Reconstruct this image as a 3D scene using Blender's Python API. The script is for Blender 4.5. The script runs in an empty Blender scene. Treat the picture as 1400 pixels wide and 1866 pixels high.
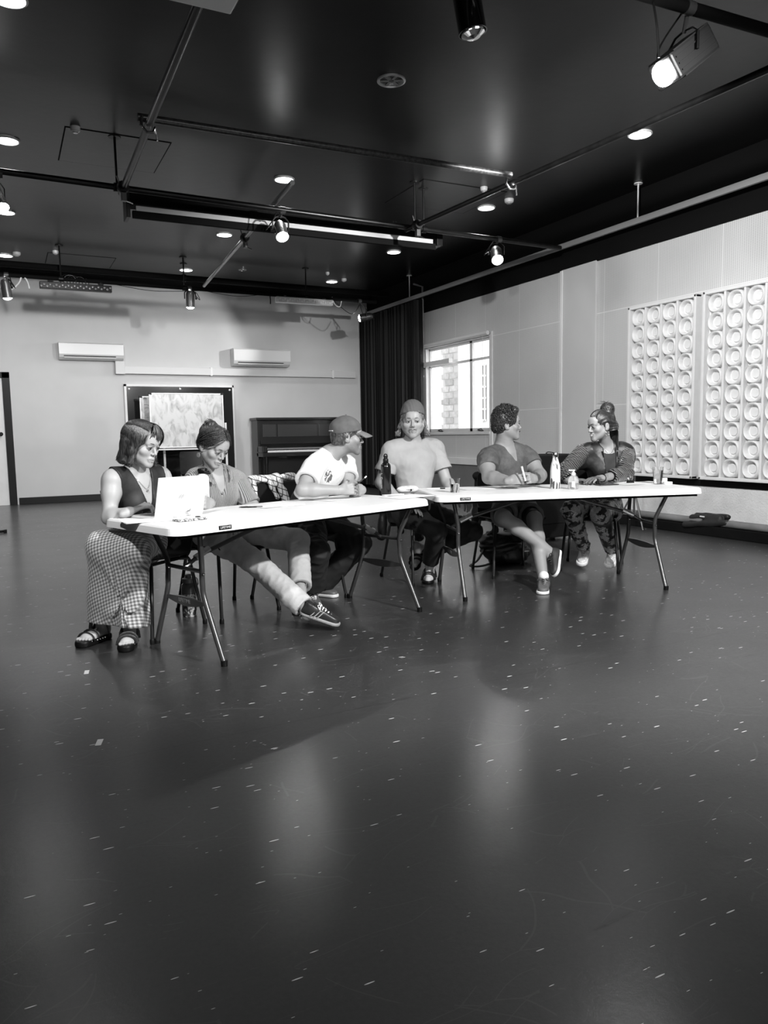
import bpy, bmesh, math, random
import numpy as np
from mathutils import Vector, Matrix, Euler
random.seed(7); RNG = np.random.default_rng(5)
SC = bpy.context.scene; COL = SC.collection
PI = math.pi

# ------------------------------------------------------------------ camera
CAM_H = 1.175; FPX = 1380.0; PPX, PPY = 700.0, 933.0
RX = np.array([0.894, -0.061, 0.444]); 
def _basis():
    hz = lambda x: 800 - .0165 * x
    d = abs(hz(700) - 933) / math.sqrt(1 + .0165**2)
    n = np.array([.0165, 1.0]); n /= np.linalg.norm(n)
    nad = np.array([PPX, PPY]) + n * (FPX * FPX / d)
    dn = np.array([nad[0] - PPX, nad[1] - PPY, FPX]); dn /= np.linalg.norm(dn)
    Y = np.array([5. - PPX, hz(5) - PPY, FPX]); Y -= dn * (Y @ dn); Y /= np.linalg.norm(Y)
    X = np.cross(Y, -dn)
    return np.array([X, Y, -dn])          # rows: world X, Y, Z in camera axes (x right, y down, z ahead)
BAS = _basis()
camd = bpy.data.cameras.new('camera'); cam = bpy.data.objects.new('camera', camd); COL.objects.link(cam)
camd.sensor_fit = 'HORIZONTAL'; camd.sensor_width = 36.0; camd.lens = FPX / 1400.0 * 36.0
camd.clip_start = .05; camd.clip_end = 200
M = Matrix(((BAS[0][0], -BAS[0][1], -BAS[0][2], 0), (BAS[1][0], -BAS[1][1], -BAS[1][2], 0), (BAS[2][0], -BAS[2][1], -BAS[2][2], CAM_H), (0, 0, 0, 1)))
cam.matrix_world = M; SC.camera = cam
# real-world positions measured on the photograph: a sight line met with a known plane
def _ray(x, y): return BAS @ np.array([x - PPX, y - PPY, FPX])
def onz(x, y, z=0.): v = _ray(x, y); return np.array([0, 0, CAM_H]) + v * ((z - CAM_H) / v[2])
def ony(x, y, Y): v = _ray(x, y); return np.array([0, 0, CAM_H]) + v * (Y / v[1])
def onx(x, y, X): v = _ray(x, y); return np.array([0, 0, CAM_H]) + v * (X / v[0])

# ------------------------------------------------------------------ exposure and world
SC.view_settings.view_transform = 'Standard'; SC.view_settings.look = 'None'
SC.view_settings.gamma = 1.0; SC.view_settings.use_curve_mapping = False
SC.view_settings.exposure = 0.0
wd = bpy.data.worlds.new('world'); SC.world = wd; wd.use_nodes = True
wd.node_tree.nodes['Background'].inputs[0].default_value = (.95, .95, .95, 1)
wd.node_tree.nodes['Background'].inputs[1].default_value = 4.5

# ------------------------------------------------------------------ near-rig stage lamps outside the frame, plus added wall and fill lamps
def lamp(kind, loc, target, power, size=.1, ang=60, blend=.3, name='stage_or_added_beam'):
    l = bpy.data.lights.new(name, kind); l.energy = power
    if kind == 'SPOT': l.spot_size = math.radians(ang); l.spot_blend = blend; l.shadow_soft_size = size
    elif kind == 'AREA': l.shape = 'DISK'; l.size = size
    else: l.shadow_soft_size = size
    o = bpy.data.objects.new(name, l); COL.objects.link(o); o.location = loc
    o.rotation_euler = (Vector(target) - Vector(loc)).to_track_quat('-Z', 'Y').to_euler()
    return o
lamp('SPOT', (3.4, -.6, 3.6), (2.9, 4.6, .8), 1950, .09, 64, .5)
lamp('SPOT', (-.9, .9, 3.6), (3.0, 5.0, .8), 650, .09, 70, .6)
lamp('SPOT', (4.9, 5.2, 3.5), (2.6, 15.0, 1.6), 900, .06, 68, .6)  # added lamp without a fixture, brightens the back wall from the right
lamp('SPOT', (.9, 9.8, 3.5), (1.0, 15.0, 1.7), 260, .06, 90, .7)  # another added lamp, no fixture, lifts the left of the back wall
lamp('SPOT', (3.0, 3.75, 3.45), (7.2, 7.2, 1.7), 850, .07, 80, .6)  # unseen lamp added to light the right wall
lamp('AREA', (2.0, -1.2, 3.5), (2.6, 5.0, .6), 55, 1.0)  # soft fill added from behind the camera, no real source

# ------------------------------------------------------------------ materials (all grey: the place is photographed in black and white)
MATS = {}
def nd(nt, t, loc=None, **kw):
    n = nt.nodes.new(t)
    for k, v in kw.items():
        if k.startswith('i_'):
            key = k[2:]; key = int(key) if key.isdigit() else key.replace('_', ' ')
            n.inputs[key].default_value = v
        else: setattr(n, k, v)
    return n
def gm(name, v, rough=.5, metal=0., noise=0., nscale=8., bump=0., bscale=60., coat=0., spec=.5, trans=0., emit=0., alpha=1., sheen=0.):
    if name in MATS: return MATS[name]
    m = bpy.data.materials.new(name); m.use_nodes = True; nt = m.node_tree; b = nt.nodes['Principled BSDF']; L = nt.links.new
    b.inputs['Base Color'].default_value = (v, v, v, 1); b.inputs['Roughness'].default_value = rough
    b.inputs['Metallic'].default_value = metal; b.inputs['Coat Weight'].default_value = coat
    b.inputs['Specular IOR Level'].default_value = spec; b.inputs['Transmission Weight'].default_value = trans
    b.inputs['Sheen Weight'].default_value = sheen; b.inputs['Alpha'].default_value = alpha
    if emit: b.inputs['Emission Color'].default_value = (1, 1, 1, 1); b.inputs['Emission Strength'].default_value = emit
    tc = nd(nt, 'ShaderNodeTexCoord')
    if noise:
        n = nd(nt, 'ShaderNodeTexNoise', i_Scale=nscale, i_Detail=6.); L(tc.outputs['Object'], n.inputs['Vector'])
        r = nd(nt, 'ShaderNodeMapRange'); r.inputs['To Min'].default_value = max(0, v * (1 - noise)); r.inputs['To Max'].default_value = v * (1 + noise)
        r.inputs['From Min'].default_value = .3; r.inputs['From Max'].default_value = .7
        L(n.outputs['Fac'], r.inputs['Value']); L(r.outputs['Result'], b.inputs['Base Color'])
    if bump:
        n = nd(nt, 'ShaderNodeTexNoise', i_Scale=bscale, i_Detail=4.); L(tc.outputs['Object'], n.inputs['Vector'])
        bp = nd(nt, 'ShaderNodeBump', i_Strength=bump, i_Distance=.01); L(n.outputs['Fac'], bp.inputs['Height']); L(bp.outputs['Normal'], b.inputs['Normal'])
    MATS[name] = m; return m
def nodes_of(m): nt = m.node_tree; return nt, nt.nodes['Principled BSDF'], nt.links.new
def mth(nt, op, a, b=None, c=None):
    n = nt.nodes.new('ShaderNodeMath'); n.operation = op
    for i, v in enumerate((a, b, c)):
        if v is None: continue
        if isinstance(v, (int, float)): n.inputs[i].default_value = v
        else: nt.links.new(v, n.inputs[i])
    return n.outputs[0]
def mixv(nt, f, a, b):
    n = nt.nodes.new('ShaderNodeMix'); n.data_type = 'FLOAT'
    for s, v in ((n.inputs['Factor'], f), (n.inputs['A'], a), (n.inputs['B'], b)):
        if isinstance(v, (int, float)): s.default_value = v
        else: nt.links.new(v, s)
    return n.outputs['Result']
def objxyz(nt, rot=0., kind='Object'):
    tc = nd(nt, 'ShaderNodeTexCoord'); mp = nd(nt, 'ShaderNodeMapping'); mp.inputs['Rotation'].default_value = (0, 0, rot)
    nt.links.new(tc.outputs[kind], mp.inputs['Vector']); s = nd(nt, 'ShaderNodeSeparateXYZ'); nt.links.new(mp.outputs[0], s.inputs[0])
    return mp.outputs[0], s.outputs

# ------------------------------------------------------------------ object helpers
def mesh_obj(name, V, F, mat=None, parent=None, smooth=False, sharp=None):
    me = bpy.data.meshes.new(name)
    V = np.asarray(V, dtype=np.float64).reshape(-1, 3)
    me.from_pydata(V.tolist(), [], F if isinstance(F, list) else F.tolist()); me.validate()
    o = bpy.data.objects.new(name, me); COL.objects.link(o)
    if mat is not None: me.materials.append(mat)
    if smooth: me.polygons.foreach_set('use_smooth', [True] * len(me.polygons))
    if smooth and sharp is not None:
        me.set_sharp_from_angle(angle=math.radians(sharp))
    if parent is not None: o.parent = parent
    return o
def tag(o, label=None, cat=None, group=None, kind=None):
    if label: o['label'] = label
    if cat: o['category'] = cat
    if group: o['group'] = group
    if kind: o['kind'] = kind
    return o
def root(name, loc, label, cat, group=None, rz=0., rot=None):
    o = bpy.data.objects.new(name, None); COL.objects.link(o); o.empty_display_size = .05; o.location = loc
    o.rotation_euler = rot if rot else (0, 0, rz)
    return tag(o, label, cat, group)
def copy_tree(o, parent=None):
    c = o.copy(); COL.objects.link(c); c.parent = parent
    for ch in list(o.children): copy_tree(ch, c)
    return c
class MB:
    """collects shapes, then builds ONE mesh"""
    def __init__(s): s.V = []; s.F = []; s.n = 0
    def add(s, V, F):
        V = np.asarray(V, float).reshape(-1, 3); s.V.append(V); s.F += [[i + s.n for i in f] for f in F]; s.n += len(V); return s
    def box(s, lo, hi, bev=0., rot=None, piv=None):
        lo = np.array(lo, float); hi = np.array(hi, float)
        if bev <= 0:
            V = np.array([[(lo, hi)[i][0], (lo, hi)[j][1], (lo, hi)[k][2]] for i in (0, 1) for j in (0, 1) for k in (0, 1)])
            F = [[0, 1, 3, 2], [4, 6, 7, 5], [0, 4, 5, 1], [2, 3, 7, 6], [0, 2, 6, 4], [1, 5, 7, 3]]
        else:
            bm = bmesh.new(); bmesh.ops.create_cube(bm, size=1.0)
            for v in bm.verts: v.co = Vector(((lo[i] + hi[i]) / 2 + v.co[i] * (hi[i] - lo[i]) for i in range(3)))
            bmesh.ops.bevel(bm, geom=bm.edges[:], offset=bev, segments=2, affect='EDGES', profile=.6)
            bm.verts.index_update(); V = np.array([v.co[:] for v in bm.verts]); F = [[v.index for v in f.verts] for f in bm.faces]; bm.free()
        if rot is not None:
            R = np.array(Euler(rot).to_matrix()); c = (lo + hi) / 2 if piv is None else np.array(piv, float); V = (V - c) @ R.T + c
        return s.add(V, F)
    def tube(s, pts, r, seg=10, cap=True, flat=1., closed=False):
        P = [Vector(p) for p in pts]; n = len(P)
        rs = [r] * n if isinstance(r, (int, float)) else list(r)
        V = []; up = Vector((0, 0, 1)); t0 = (P[1] - P[0]).normalized()
        if abs(t0.dot(up)) > .95: up = Vector((0, 1, 0))
        u = t0.cross(up).normalized()
        for i in range(n):
            if closed: t = (P[(i + 1) % n] - P[i - 1]).normalized()
            else: t = (P[min(i + 1, n - 1)] - P[max(i - 1, 0)]).normalized()
            u = (u - t * u.dot(t)); u = u.normalized() if u.length > 1e-6 else t.orthogonal().normalized(); w = t.cross(u)
            for k in range(seg):
                a = 2 * PI * k / seg; V.append(P[i] + (u * math.cos(a) + w * math.sin(a) * flat) * rs[i])
        F = []
        for i in range(n if closed else n - 1):
            for k in range(seg):
                a = i * seg; b = ((i + 1) % n) * seg; F.append([a + k, a + (k + 1) % seg, b + (k + 1) % seg, b + k])
        if cap and not closed: F.append(list(range(seg))[::-1]); F.append([(n - 1) * seg + k for k in range(seg)])
        return s.add([v[:] for v in V], F)
    def lathe(s, prof, seg=24, c=(0, 0, 0), axis='z', cap=True, R=None):
        V = []; F = []; n = len(prof)
        for r, z in prof:
            for k in range(seg):
                a = 2 * PI * k / seg; V.append((r * math.cos(a), r * math.sin(a), z))
        for i in range(n - 1):
            for k in range(seg): F.append([i * seg + k, i * seg + (k + 1) % seg, (i + 1) * seg + (k + 1) % seg, (i + 1) * seg + k])
        if cap: F.append(list(range(seg))[::-1]); F.append([(n - 1) * seg + k for k in range(seg)])
        V = np.array(V)
        if R is not None: V = V @ np.array(R).T
        return s.add(V + np.array(c), F)
    def prism(s, poly, z0, z1):
        n = len(poly); V = [(x, y, z0) for x, y in poly] + [(x, y, z1) for x, y in poly]
        F = [list(range(n))[::-1], [n + i for i in range(n)]] + [[i, (i + 1) % n, n + (i + 1) % n, n + i] for i in range(n)]
        return s.add(V, F)
    def build(s, name, mat=None, parent=None, smooth=False, sharp=35, off=None):
        V = np.concatenate(s.V) if s.V else np.zeros((0, 3))
        if off is not None: V = V - np.array(off)
        return mesh_obj(name, V, s.F, mat, parent, smooth, sharp)
def arc(c, r, a0, a1, n, plane='xz'):
    out = []
    for i in range(n + 1):
        a = math.radians(a0 + (a1 - a0) * i / n); x, y = r * math.cos(a), r * math.sin(a)
        out.append({'xz': (c[0] + x, c[1], c[2] + y), 'xy': (c[0] + x, c[1] + y, c[2]), 'yz': (c[0], c[1] + x, c[2] + y)}[plane])
    return out
def rrect(x0, y0, x1, y1, r, n=6):
    P = []
    for cx, cy, a in ((x1 - r, y1 - r, 0), (x0 + r, y1 - r, 90), (x0 + r, y0 + r, 180), (x1 - r, y0 + r, 270)):
        P += [(cx + r * math.cos(math.radians(a + 90 * i / n)), cy + r * math.sin(math.radians(a + 90 * i / n))) for i in range(n + 1)]
    return P
def smoothpath(P, n=6):
    P = [np.array(p, float) for p in P]; out = []
    for i in range(len(P) - 1):
        p0 = P[max(i - 1, 0)]; p1 = P[i]; p2 = P[i + 1]; p3 = P[min(i + 2, len(P) - 1)]
        for k in range(n):
            t = k / n; out.append(.5 * ((2 * p1) + (-p0 + p2) * t + (2 * p0 - 5 * p1 + 4 * p2 - p3) * t * t + (-p0 + 3 * p1 - 3 * p2 + p3) * t**3))
    out.append(P[-1]); return out
def text_mesh(name, txt, size, mat, parent=None, M4=None, extrude=.0006, bold=False):
    c = bpy.data.curves.new(name, 'FONT'); c.body = txt; c.size = size; c.extrude = extrude; c.align_x = 'CENTER'; c.align_y = 'CENTER'
    o = bpy.data.objects.new(name, c); COL.objects.link(o); dg = bpy.context.evaluated_depsgraph_get()
    me = bpy.data.meshes.new_from_object(o.evaluated_get(dg)); bpy.data.objects.remove(o)
    if M4 is not None: me.transform(M4)
    q = bpy.data.objects.new(name, me); COL.objects.link(q); me.materials.clear(); me.materials.append(mat)
    if parent is not None: q.parent = parent
    return q

# ------------------------------------------------------------------ signed-distance modelling (bodies, hair, cloth, shoes)
def nv(a): a = np.array(a, float); return a / max(np.linalg.norm(a), 1e-9)
def CN(a, b, r1, r2=None, k=.02, fl=None, op='u'): return ('c', np.array(a, float), np.array(b, float), r1, r1 if r2 is None else r2, k, fl, op)
def EL(c, r, R=None, k=.02, op='u'): return ('e', np.array(c, float), np.array(r, float), np.eye(3) if R is None else np.array(R, float), k, op)
class SDF:
    def __init__(s, lo, hi, h):
        s.h = h; s.lo = np.floor(np.array(lo, float) / h) * h; n = np.ceil((np.array(hi, float) - s.lo) / h).astype(int) + 1; s.n = n
        s.ax = [(s.lo[i] + np.arange(n[i]) * h).astype(np.float32) for i in range(3)]; s.d = np.full(tuple(n), .1, np.float32)
    def sl(s, lo, hi):
        o = []
        for i in range(3):
            a = int(max(0, math.floor((lo[i] - s.lo[i]) / s.h))); b = int(min(s.n[i], math.ceil((hi[i] - s.lo[i]) / s.h) + 1)); o.append(slice(a, max(a, b)))
        return tuple(o)
    def xyz(s, q=None):
        if q is None: q = (slice(None),) * 3
        return s.ax[0][q[0]][:, None, None], s.ax[1][q[1]][None, :, None], s.ax[2][q[2]][None, None, :]
    def prim(s, p, off=0.):
        if p[0] == 'c': _, a, b, r1, r2, k, fl, op = p; r1 += off; r2 += off; m = max(r1, r2) + k + s.h * 2; lo = np.minimum(a, b) - m; hi = np.maximum(a, b) + m
        else: _, c, r, R, k, op = p; r = r + off; m = float(max(r)) + k + s.h * 2; lo = c - m; hi = c + m
        if op != 'u' and p[0] == 'e': pass
        q = s.sl(lo, hi); x, y, z = s.xyz(q)
        if x.size == 0 or y.size == 0 or z.size == 0: return
        if p[0] == 'c':
            ba = b - a; bb = float(ba @ ba) + 1e-9; X, Y, Z = x - a[0], y - a[1], z - a[2]
            t = np.clip((X * ba[0] + Y * ba[1] + Z * ba[2]) / bb, 0, 1)
            X, Y, Z = X - t * ba[0], Y - t * ba[1], Z - t * ba[2]; dd = X * X + Y * Y + Z * Z
            if fl is not None:
                n = nv(fl[0]); c = X * n[0] + Y * n[1] + Z * n[2]; dd = dd + c * c * (1 / fl[1]**2 - 1)
                e = (np.sqrt(dd) - (r1 + (r2 - r1) * t)) * (.5 + .5 * fl[1])
            else: e = np.sqrt(dd) - (r1 + (r2 - r1) * t)
        else:
            X, Y, Z = x - c[0], y - c[1], z - c[2]; k0 = 0; k1 = 0
            for i in range(3):
                u = X * R[0, i] + Y * R[1, i] + Z * R[2, i]; w = (u / r[i])**2; k0 = k0 + w; k1 = k1 + w / r[i]**2
            k0 = np.sqrt(k0); k1 = np.sqrt(k1) + 1e-9; e = k0 * (k0 - 1) / k1
        D = s.d[q]; e = e.astype(np.float32)
        if op == 'u': h = np.clip(.5 + .5 * (D - e) / k, 0, 1); s.d[q] = D * (1 - h) + e * h - k * h * (1 - h)
        elif op == 's': h = np.clip(.5 - .5 * (D + e) / k, 0, 1); s.d[q] = D * (1 - h) - e * h + k * h * (1 - h)
    def add(s, prims, off=0.):
        for p in prims: s.prim(p, off)
        return s
    def cut(s, p, n):       # keep the side that n points away from
        n = nv(n); x, y, z = s.xyz(); e = (x - p[0]) * n[0] + (y - p[1]) * n[1] + (z - p[2]) * n[2]; s.d = np.maximum(s.d, e.astype(np.float32)); return s
    def hollow(s, prims, off):
        g = SDF.__new__(SDF); g.h = s.h; g.lo = s.lo; g.n = s.n; g.ax = s.ax; g.d = np.full(tuple(s.n), .1, np.float32); g.add(prims, off); s.d = np.maximum(s.d, -g.d); return s
    def disp(s, fn):
        x, y, z = s.xyz(); s.d = s.d + fn(x, y, z).astype(np.float32); return s
    def mesh(s):
        d = s.d.copy(); d[0] = d[-1] = .05; d[:, 0] = d[:, -1] = .05; d[:, :, 0] = d[:, :, -1] = .05
        S = d < 0; c = np.zeros(tuple(np.array(S.shape) - 1), np.int8)
        for i in (0, 1):
            for j in (0, 1):
                for k in (0, 1): c += S[i:S.shape[0] - 1 + i, j:S.shape[1] - 1 + j, k:S.shape[2] - 1 + k]
        act = (c > 0) & (c < 8); I, J, K = np.nonzero(act)
        if len(I) == 0: return np.zeros((0, 3)), np.zeros((0, 4), int)
        idx = np.full(c.shape, -1, np.int64); idx[I, J, K] = np.arange(len(I))
        acc = np.zeros((len(I), 3)); cnt = np.zeros(len(I)); cor = [(i, j, k) for i in (0, 1) for j in (0, 1) for k in (0, 1)]
        val = {o: d[I + o[0], J + o[1], K + o[2]] for o in cor}
        for o in cor:
            for ax in range(3):
                if o[ax]: continue
                p = list(o); p[ax] = 1; p = tuple(p); a = val[o]; b = val[p]; m = (a < 0) != (b < 0)
                t = np.where(m, a / np.where(m, a - b, 1), 0)
                q = np.tile(np.array(o, float), (len(I), 1)); q[:, ax] += t; acc[m] += q[m]; cnt[m] += 1
        V = np.stack([I, J, K], 1) + acc / cnt[:, None]; V = s.lo + V * s.h
        F = []
        for ax in range(3):
            sh = [slice(0, S.shape[i] - 1) if i == ax else slice(1, S.shape[i] - 1) for i in range(3)]
            s2 = list(sh); s2[ax] = slice(1, S.shape[ax]); A = S[tuple(sh)]; B = S[tuple(s2)]
            for flag in (0, 1):
                m = (A & ~B) if flag == 0 else (~A & B); ii = list(np.nonzero(m))
                for i in range(3):
                    if i != ax: ii[i] = ii[i] + 1
                b, cc = [(1, 2), (2, 0), (0, 1)][ax]
                def at(db, dc):
                    q = [ii[0].copy(), ii[1].copy(), ii[2].copy()]; q[b] -= db; q[cc] -= dc; return idx[tuple(q)]
                Q = np.stack([at(1, 1), at(0, 1), at(0, 0), at(1, 0)], 1)
                if flag: Q = Q[:, ::-1]
                F.append(Q)
        F = np.concatenate(F); F = F[(F >= 0).all(1)]
        return V, F
def bounds(prims, off=0.):
    lo = np.full(3, 1e9); hi = -lo
    for p in prims:
        if p[-1] != 'u': continue
        if p[0] == 'c': m = max(p[3], p[4]) + off; lo = np.minimum(lo, np.minimum(p[1], p[2]) - m); hi = np.maximum(hi, np.maximum(p[1], p[2]) + m)
        else: m = float(max(p[2])) + off; lo = np.minimum(lo, p[1] - m); hi = np.maximum(hi, p[1] + m)
    return lo - .03, hi + .03
def relax(V, F, it=1, f=.5):
    for _ in range(it):
        A = np.zeros_like(V); c = np.zeros(len(V))
        for a, b in ((0, 1), (1, 2), (2, 3), (3, 0)):
            for u, w in ((a, b), (b, a)):
                for k in range(3): A[:, k] += np.bincount(F[:, u], V[F[:, w], k], len(V))
                c += np.bincount(F[:, u], minlength=len(V))
        m = c > 0; V = V.copy(); V[m] = V[m] * (1 - f) + f * A[m] / c[m][:, None]
    return V
def fast_obj(name, V, F, mat, parent=None, off=None, smooth=True):
    if off is not None: V = V - np.array(off)
    me = bpy.data.meshes.new(name); me.vertices.add(len(V)); me.vertices.foreach_set('co', V.astype(np.float32).ravel())
    me.loops.add(F.size); me.loops.foreach_set('vertex_index', F.astype(np.int32).ravel())
    me.polygons.add(len(F)); me.polygons.foreach_set('loop_start', (np.arange(len(F)) * F.shape[1]).astype(np.int32))
    me.polygons.foreach_set('use_smooth', np.full(len(F), smooth)); me.update(calc_edges=True)
    me.materials.append(mat); o = bpy.data.objects.new(name, me); COL.objects.link(o)
    if parent is not None: o.parent = parent
    return o
def sdf_obj(name, prims, h, mat, parent=None, off=0., cuts=(), disp=None, holl=None, sub=(), base=None, rl=1, box=None):
    lo, hi = bounds(prims, off) if box is None else box
    g = SDF(lo, hi, h); g.add(prims, off)
    if disp: g.disp(disp)
    for c in cuts: g.cut(*c)
    if holl: g.hollow(*holl)
    g.add(sub)
    V, F = g.mesh(); V = relax(V, F, rl) if rl else V
    return fast_obj(name, V, F, mat, parent, base)
# ------------------------------------------------------------------ the room
W = 7.2; YB = 15.05; HC = 4.1; XL = -3.2; YF = -2.6
FLOOR_ROT = .03
def floor_mat():
    m = gm('floor_vinyl', .03, .3); nt, b, L = nodes_of(m)
    vec, s = objxyz(nt, -FLOOR_ROT)
    tc = nd(nt, 'ShaderNodeTexCoord')
    n1 = nd(nt, 'ShaderNodeTexNoise', i_Scale=.7, i_Detail=5.); L(vec, n1.inputs['Vector'])
    # light flecks drawn out along the sheet
    def flecks(sx, sy, scale, lo, rz):
        mp = nd(nt, 'ShaderNodeMapping'); mp.inputs['Scale'].default_value = (sx, sy, 1); mp.inputs['Rotation'].default_value = (0, 0, rz); L(tc.outputs['Object'], mp.inputs['Vector'])
        v = nd(nt, 'ShaderNodeTexVoronoi', i_Scale=scale, i_Randomness=1.); L(mp.outputs[0], v.inputs['Vector'])
        return v
    v = flecks(1., 8., 11., 0, -.05)
    sepc = nd(nt, 'ShaderNodeSeparateColor'); L(v.outputs['Color'], sepc.inputs[0])
    near = mth(nt, 'LESS_THAN', v.outputs['Distance'], mth(nt, 'MULTIPLY', sepc.outputs[2], .17))
    f1 = mth(nt, 'MULTIPLY', near, mth(nt, 'GREATER_THAN', sepc.outputs[0], .85))
    v2 = flecks(1., 5., 22., 0, -.05); sep2 = nd(nt, 'ShaderNodeSeparateColor'); L(v2.outputs['Color'], sep2.inputs[0])
    f2 = mth(nt, 'MULTIPLY', mth(nt, 'LESS_THAN', v2.outputs['Distance'], .10), mth(nt, 'GREATER_THAN', sep2.outputs[1], .91))
    fl = mth(nt, 'MAXIMUM', f1, mth(nt, 'MULTIPLY', f2, .7))
    # scuffs
    def scratch(rot, sc, thr):
        mp = nd(nt, 'ShaderNodeMapping'); mp.inputs['Scale'].default_value = (1.2, 26, 1); mp.inputs['Rotation'].default_value = (0, 0, rot); L(tc.outputs['Object'], mp.inputs['Vector'])
        n = nd(nt, 'ShaderNodeTexNoise', i_Scale=sc, i_Detail=3., i_Distortion=.6); L(mp.outputs[0], n.inputs['Vector'])
        return mth(nt, 'GREATER_THAN', n.outputs['Fac'], thr)
    sc = mth(nt, 'MAXIMUM', scratch(.7, 2.2, .70), mth(nt, 'MAXIMUM', scratch(-.5, 2.6, .71), scratch(1.9, 2.4, .715)))
    base = mth(nt, 'MULTIPLY_ADD', n1.outputs['Fac'], .024, .005)
    base = mth(nt, 'MULTIPLY_ADD', sc, .025, base)
    nf = nd(nt, 'ShaderNodeTexNoise', i_Scale=70., i_Detail=5., i_Roughness=.75); L(tc.outputs['Object'], nf.inputs['Vector']); base = mth(nt, 'MULTIPLY', base, mth(nt, 'MULTIPLY_ADD', nf.outputs['Fac'], 1.8, .1))
    nw = nd(nt, 'ShaderNodeTexNoise', i_Scale=1.7, i_Detail=2.); L(tc.outputs['Object'], nw.inputs['Vector'])
    vw = nd(nt, 'ShaderNodeVectorMath'); vw.operation = 'MULTIPLY_ADD'; L(nw.outputs['Color'], vw.inputs[0]); vw.inputs[1].default_value = (.35, .35, 0); L(tc.outputs['Object'], vw.inputs[2])
    ln = None
    for k_, (sx_, rz_, scl) in enumerate(((.35, .6, 3.), (.3, -.4, 3.6), (.5, 1.9, 2.6))):
        mp = nd(nt, 'ShaderNodeMapping'); mp.inputs['Scale'].default_value = (sx_, 1, 1); mp.inputs['Rotation'].default_value = (0, 0, rz_); mp.inputs['Location'].default_value = (k_ * 3.3, 0, 0); L(vw.outputs[0], mp.inputs['Vector'])
        vv = nd(nt, 'ShaderNodeTexVoronoi', i_Scale=scl); vv.feature = 'DISTANCE_TO_EDGE'; L(mp.outputs[0], vv.inputs['Vector'])
        e_ = mth(nt, 'LESS_THAN', vv.outputs['Distance'], .0032); ln = e_ if ln is None else mth(nt, 'MAXIMUM', ln, e_)
    nm = nd(nt, 'ShaderNodeTexNoise', i_Scale=4., i_Detail=3.); L(tc.outputs['Object'], nm.inputs['Vector']); ln = mth(nt, 'MULTIPLY', ln, mth(nt, 'GREATER_THAN', nm.outputs['Fac'], .52)); base = mth(nt, 'MULTIPLY_ADD', ln, .022, base)
    # seams between the sheets
    seam = None
    for y0 in (2.83, 7.2, 11.6):
        d = mth(nt, 'LESS_THAN', mth(nt, 'ABSOLUTE', mth(nt, 'SUBTRACT', s[1], y0)), .0035); seam = d if seam is None else mth(nt, 'MAXIMUM', seam, d)
    col = mixv(nt, fl, base, 1.); col = mixv(nt, seam, col, .006)
    L(col, b.inputs['Base Color'])
    n3 = nd(nt, 'ShaderNodeTexNoise', i_Scale=48., i_Detail=6., i_Roughness=.75); L(tc.outputs['Object'], n3.inputs['Vector'])
    n4 = nd(nt, 'ShaderNodeTexNoise', i_Scale=2.2, i_Detail=4.); L(tc.outputs['Object'], n4.inputs['Vector'])
    rg = mth(nt, 'MULTIPLY_ADD', n3.outputs['Fac'], .14, .34); rg = mth(nt, 'MULTIPLY_ADD', n4.outputs['Fac'], .10, rg); rg = mth(nt, 'MULTIPLY_ADD', sc, .15, rg)
    L(rg, b.inputs['Roughness']); b.inputs['Specular IOR Level'].default_value = .95; b.inputs['Coat Weight'].default_value = .42; L(mth(nt, 'MULTIPLY_ADD', n3.outputs['Fac'], .26, .02), b.inputs['Coat Roughness'])
    bp = nd(nt, 'ShaderNodeBump', i_Strength=.16, i_Distance=.003); L(n3.outputs['Fac'], bp.inputs['Height'])
    n5 = nd(nt, 'ShaderNodeTexNoise', i_Scale=5., i_Detail=2.); L(tc.outputs['Object'], n5.inputs['Vector'])
    bp2 = nd(nt, 'ShaderNodeBump', i_Strength=.2, i_Distance=.006); L(n5.outputs['Fac'], bp2.inputs['Height']); L(bp.outputs['Normal'], bp2.inputs['Normal'])
    L(bp2.outputs['Normal'], b.inputs['Normal']); L(bp2.outputs['Normal'], b.inputs['Coat Normal']); return m
def perf_mat():
    m = gm('perforated_board', .62, .7); nt, b, L = nodes_of(m); vec, s = objxyz(nt)
    p = .0175
    fy = mth(nt, 'SUBTRACT', mth(nt, 'FRACT', mth(nt, 'DIVIDE', s[1], p * 1.5)), .5); fz = mth(nt, 'SUBTRACT', mth(nt, 'FRACT', mth(nt, 'DIVIDE', s[2], p)), .5)
    dd = mth(nt, 'ADD', mth(nt, 'MULTIPLY', fy, fy), mth(nt, 'MULTIPLY', fz, fz)); hole = mth(nt, 'LESS_THAN', dd, .055)
    # sheet joints
    jy = mth(nt, 'LESS_THAN', mth(nt, 'ABSOLUTE', mth(nt, 'SUBTRACT', mth(nt, 'FRACT', mth(nt, 'DIVIDE', s[1], .92)), .5)), .006)
    jz = mth(nt, 'LESS_THAN', mth(nt, 'ABSOLUTE', mth(nt, 'SUBTRACT', mth(nt, 'FRACT', mth(nt, 'DIVIDE', s[2], 1.22)), .22)), .005)
    j = mth(nt, 'MAXIMUM', jy, jz)
    n = nd(nt, 'ShaderNodeTexNoise', i_Scale=1.3, i_Detail=5.); L(vec, n.inputs['Vector'])
    base = mth(nt, 'MULTIPLY_ADD', n.outputs['Fac'], .12, .54)
    c = mixv(nt, mth(nt, 'MULTIPLY', hole, mth(nt, 'SUBTRACT', 1., j)), base, .36); c = mixv(nt, j, c, .72); L(c, b.inputs['Base Color'])
    bp = nd(nt, 'ShaderNodeBump', i_Strength=.16, i_Distance=.003); bp.invert = True; L(hole, bp.inputs['Height']); L(bp.outputs['Normal'], b.inputs['Normal']); return m
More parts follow.
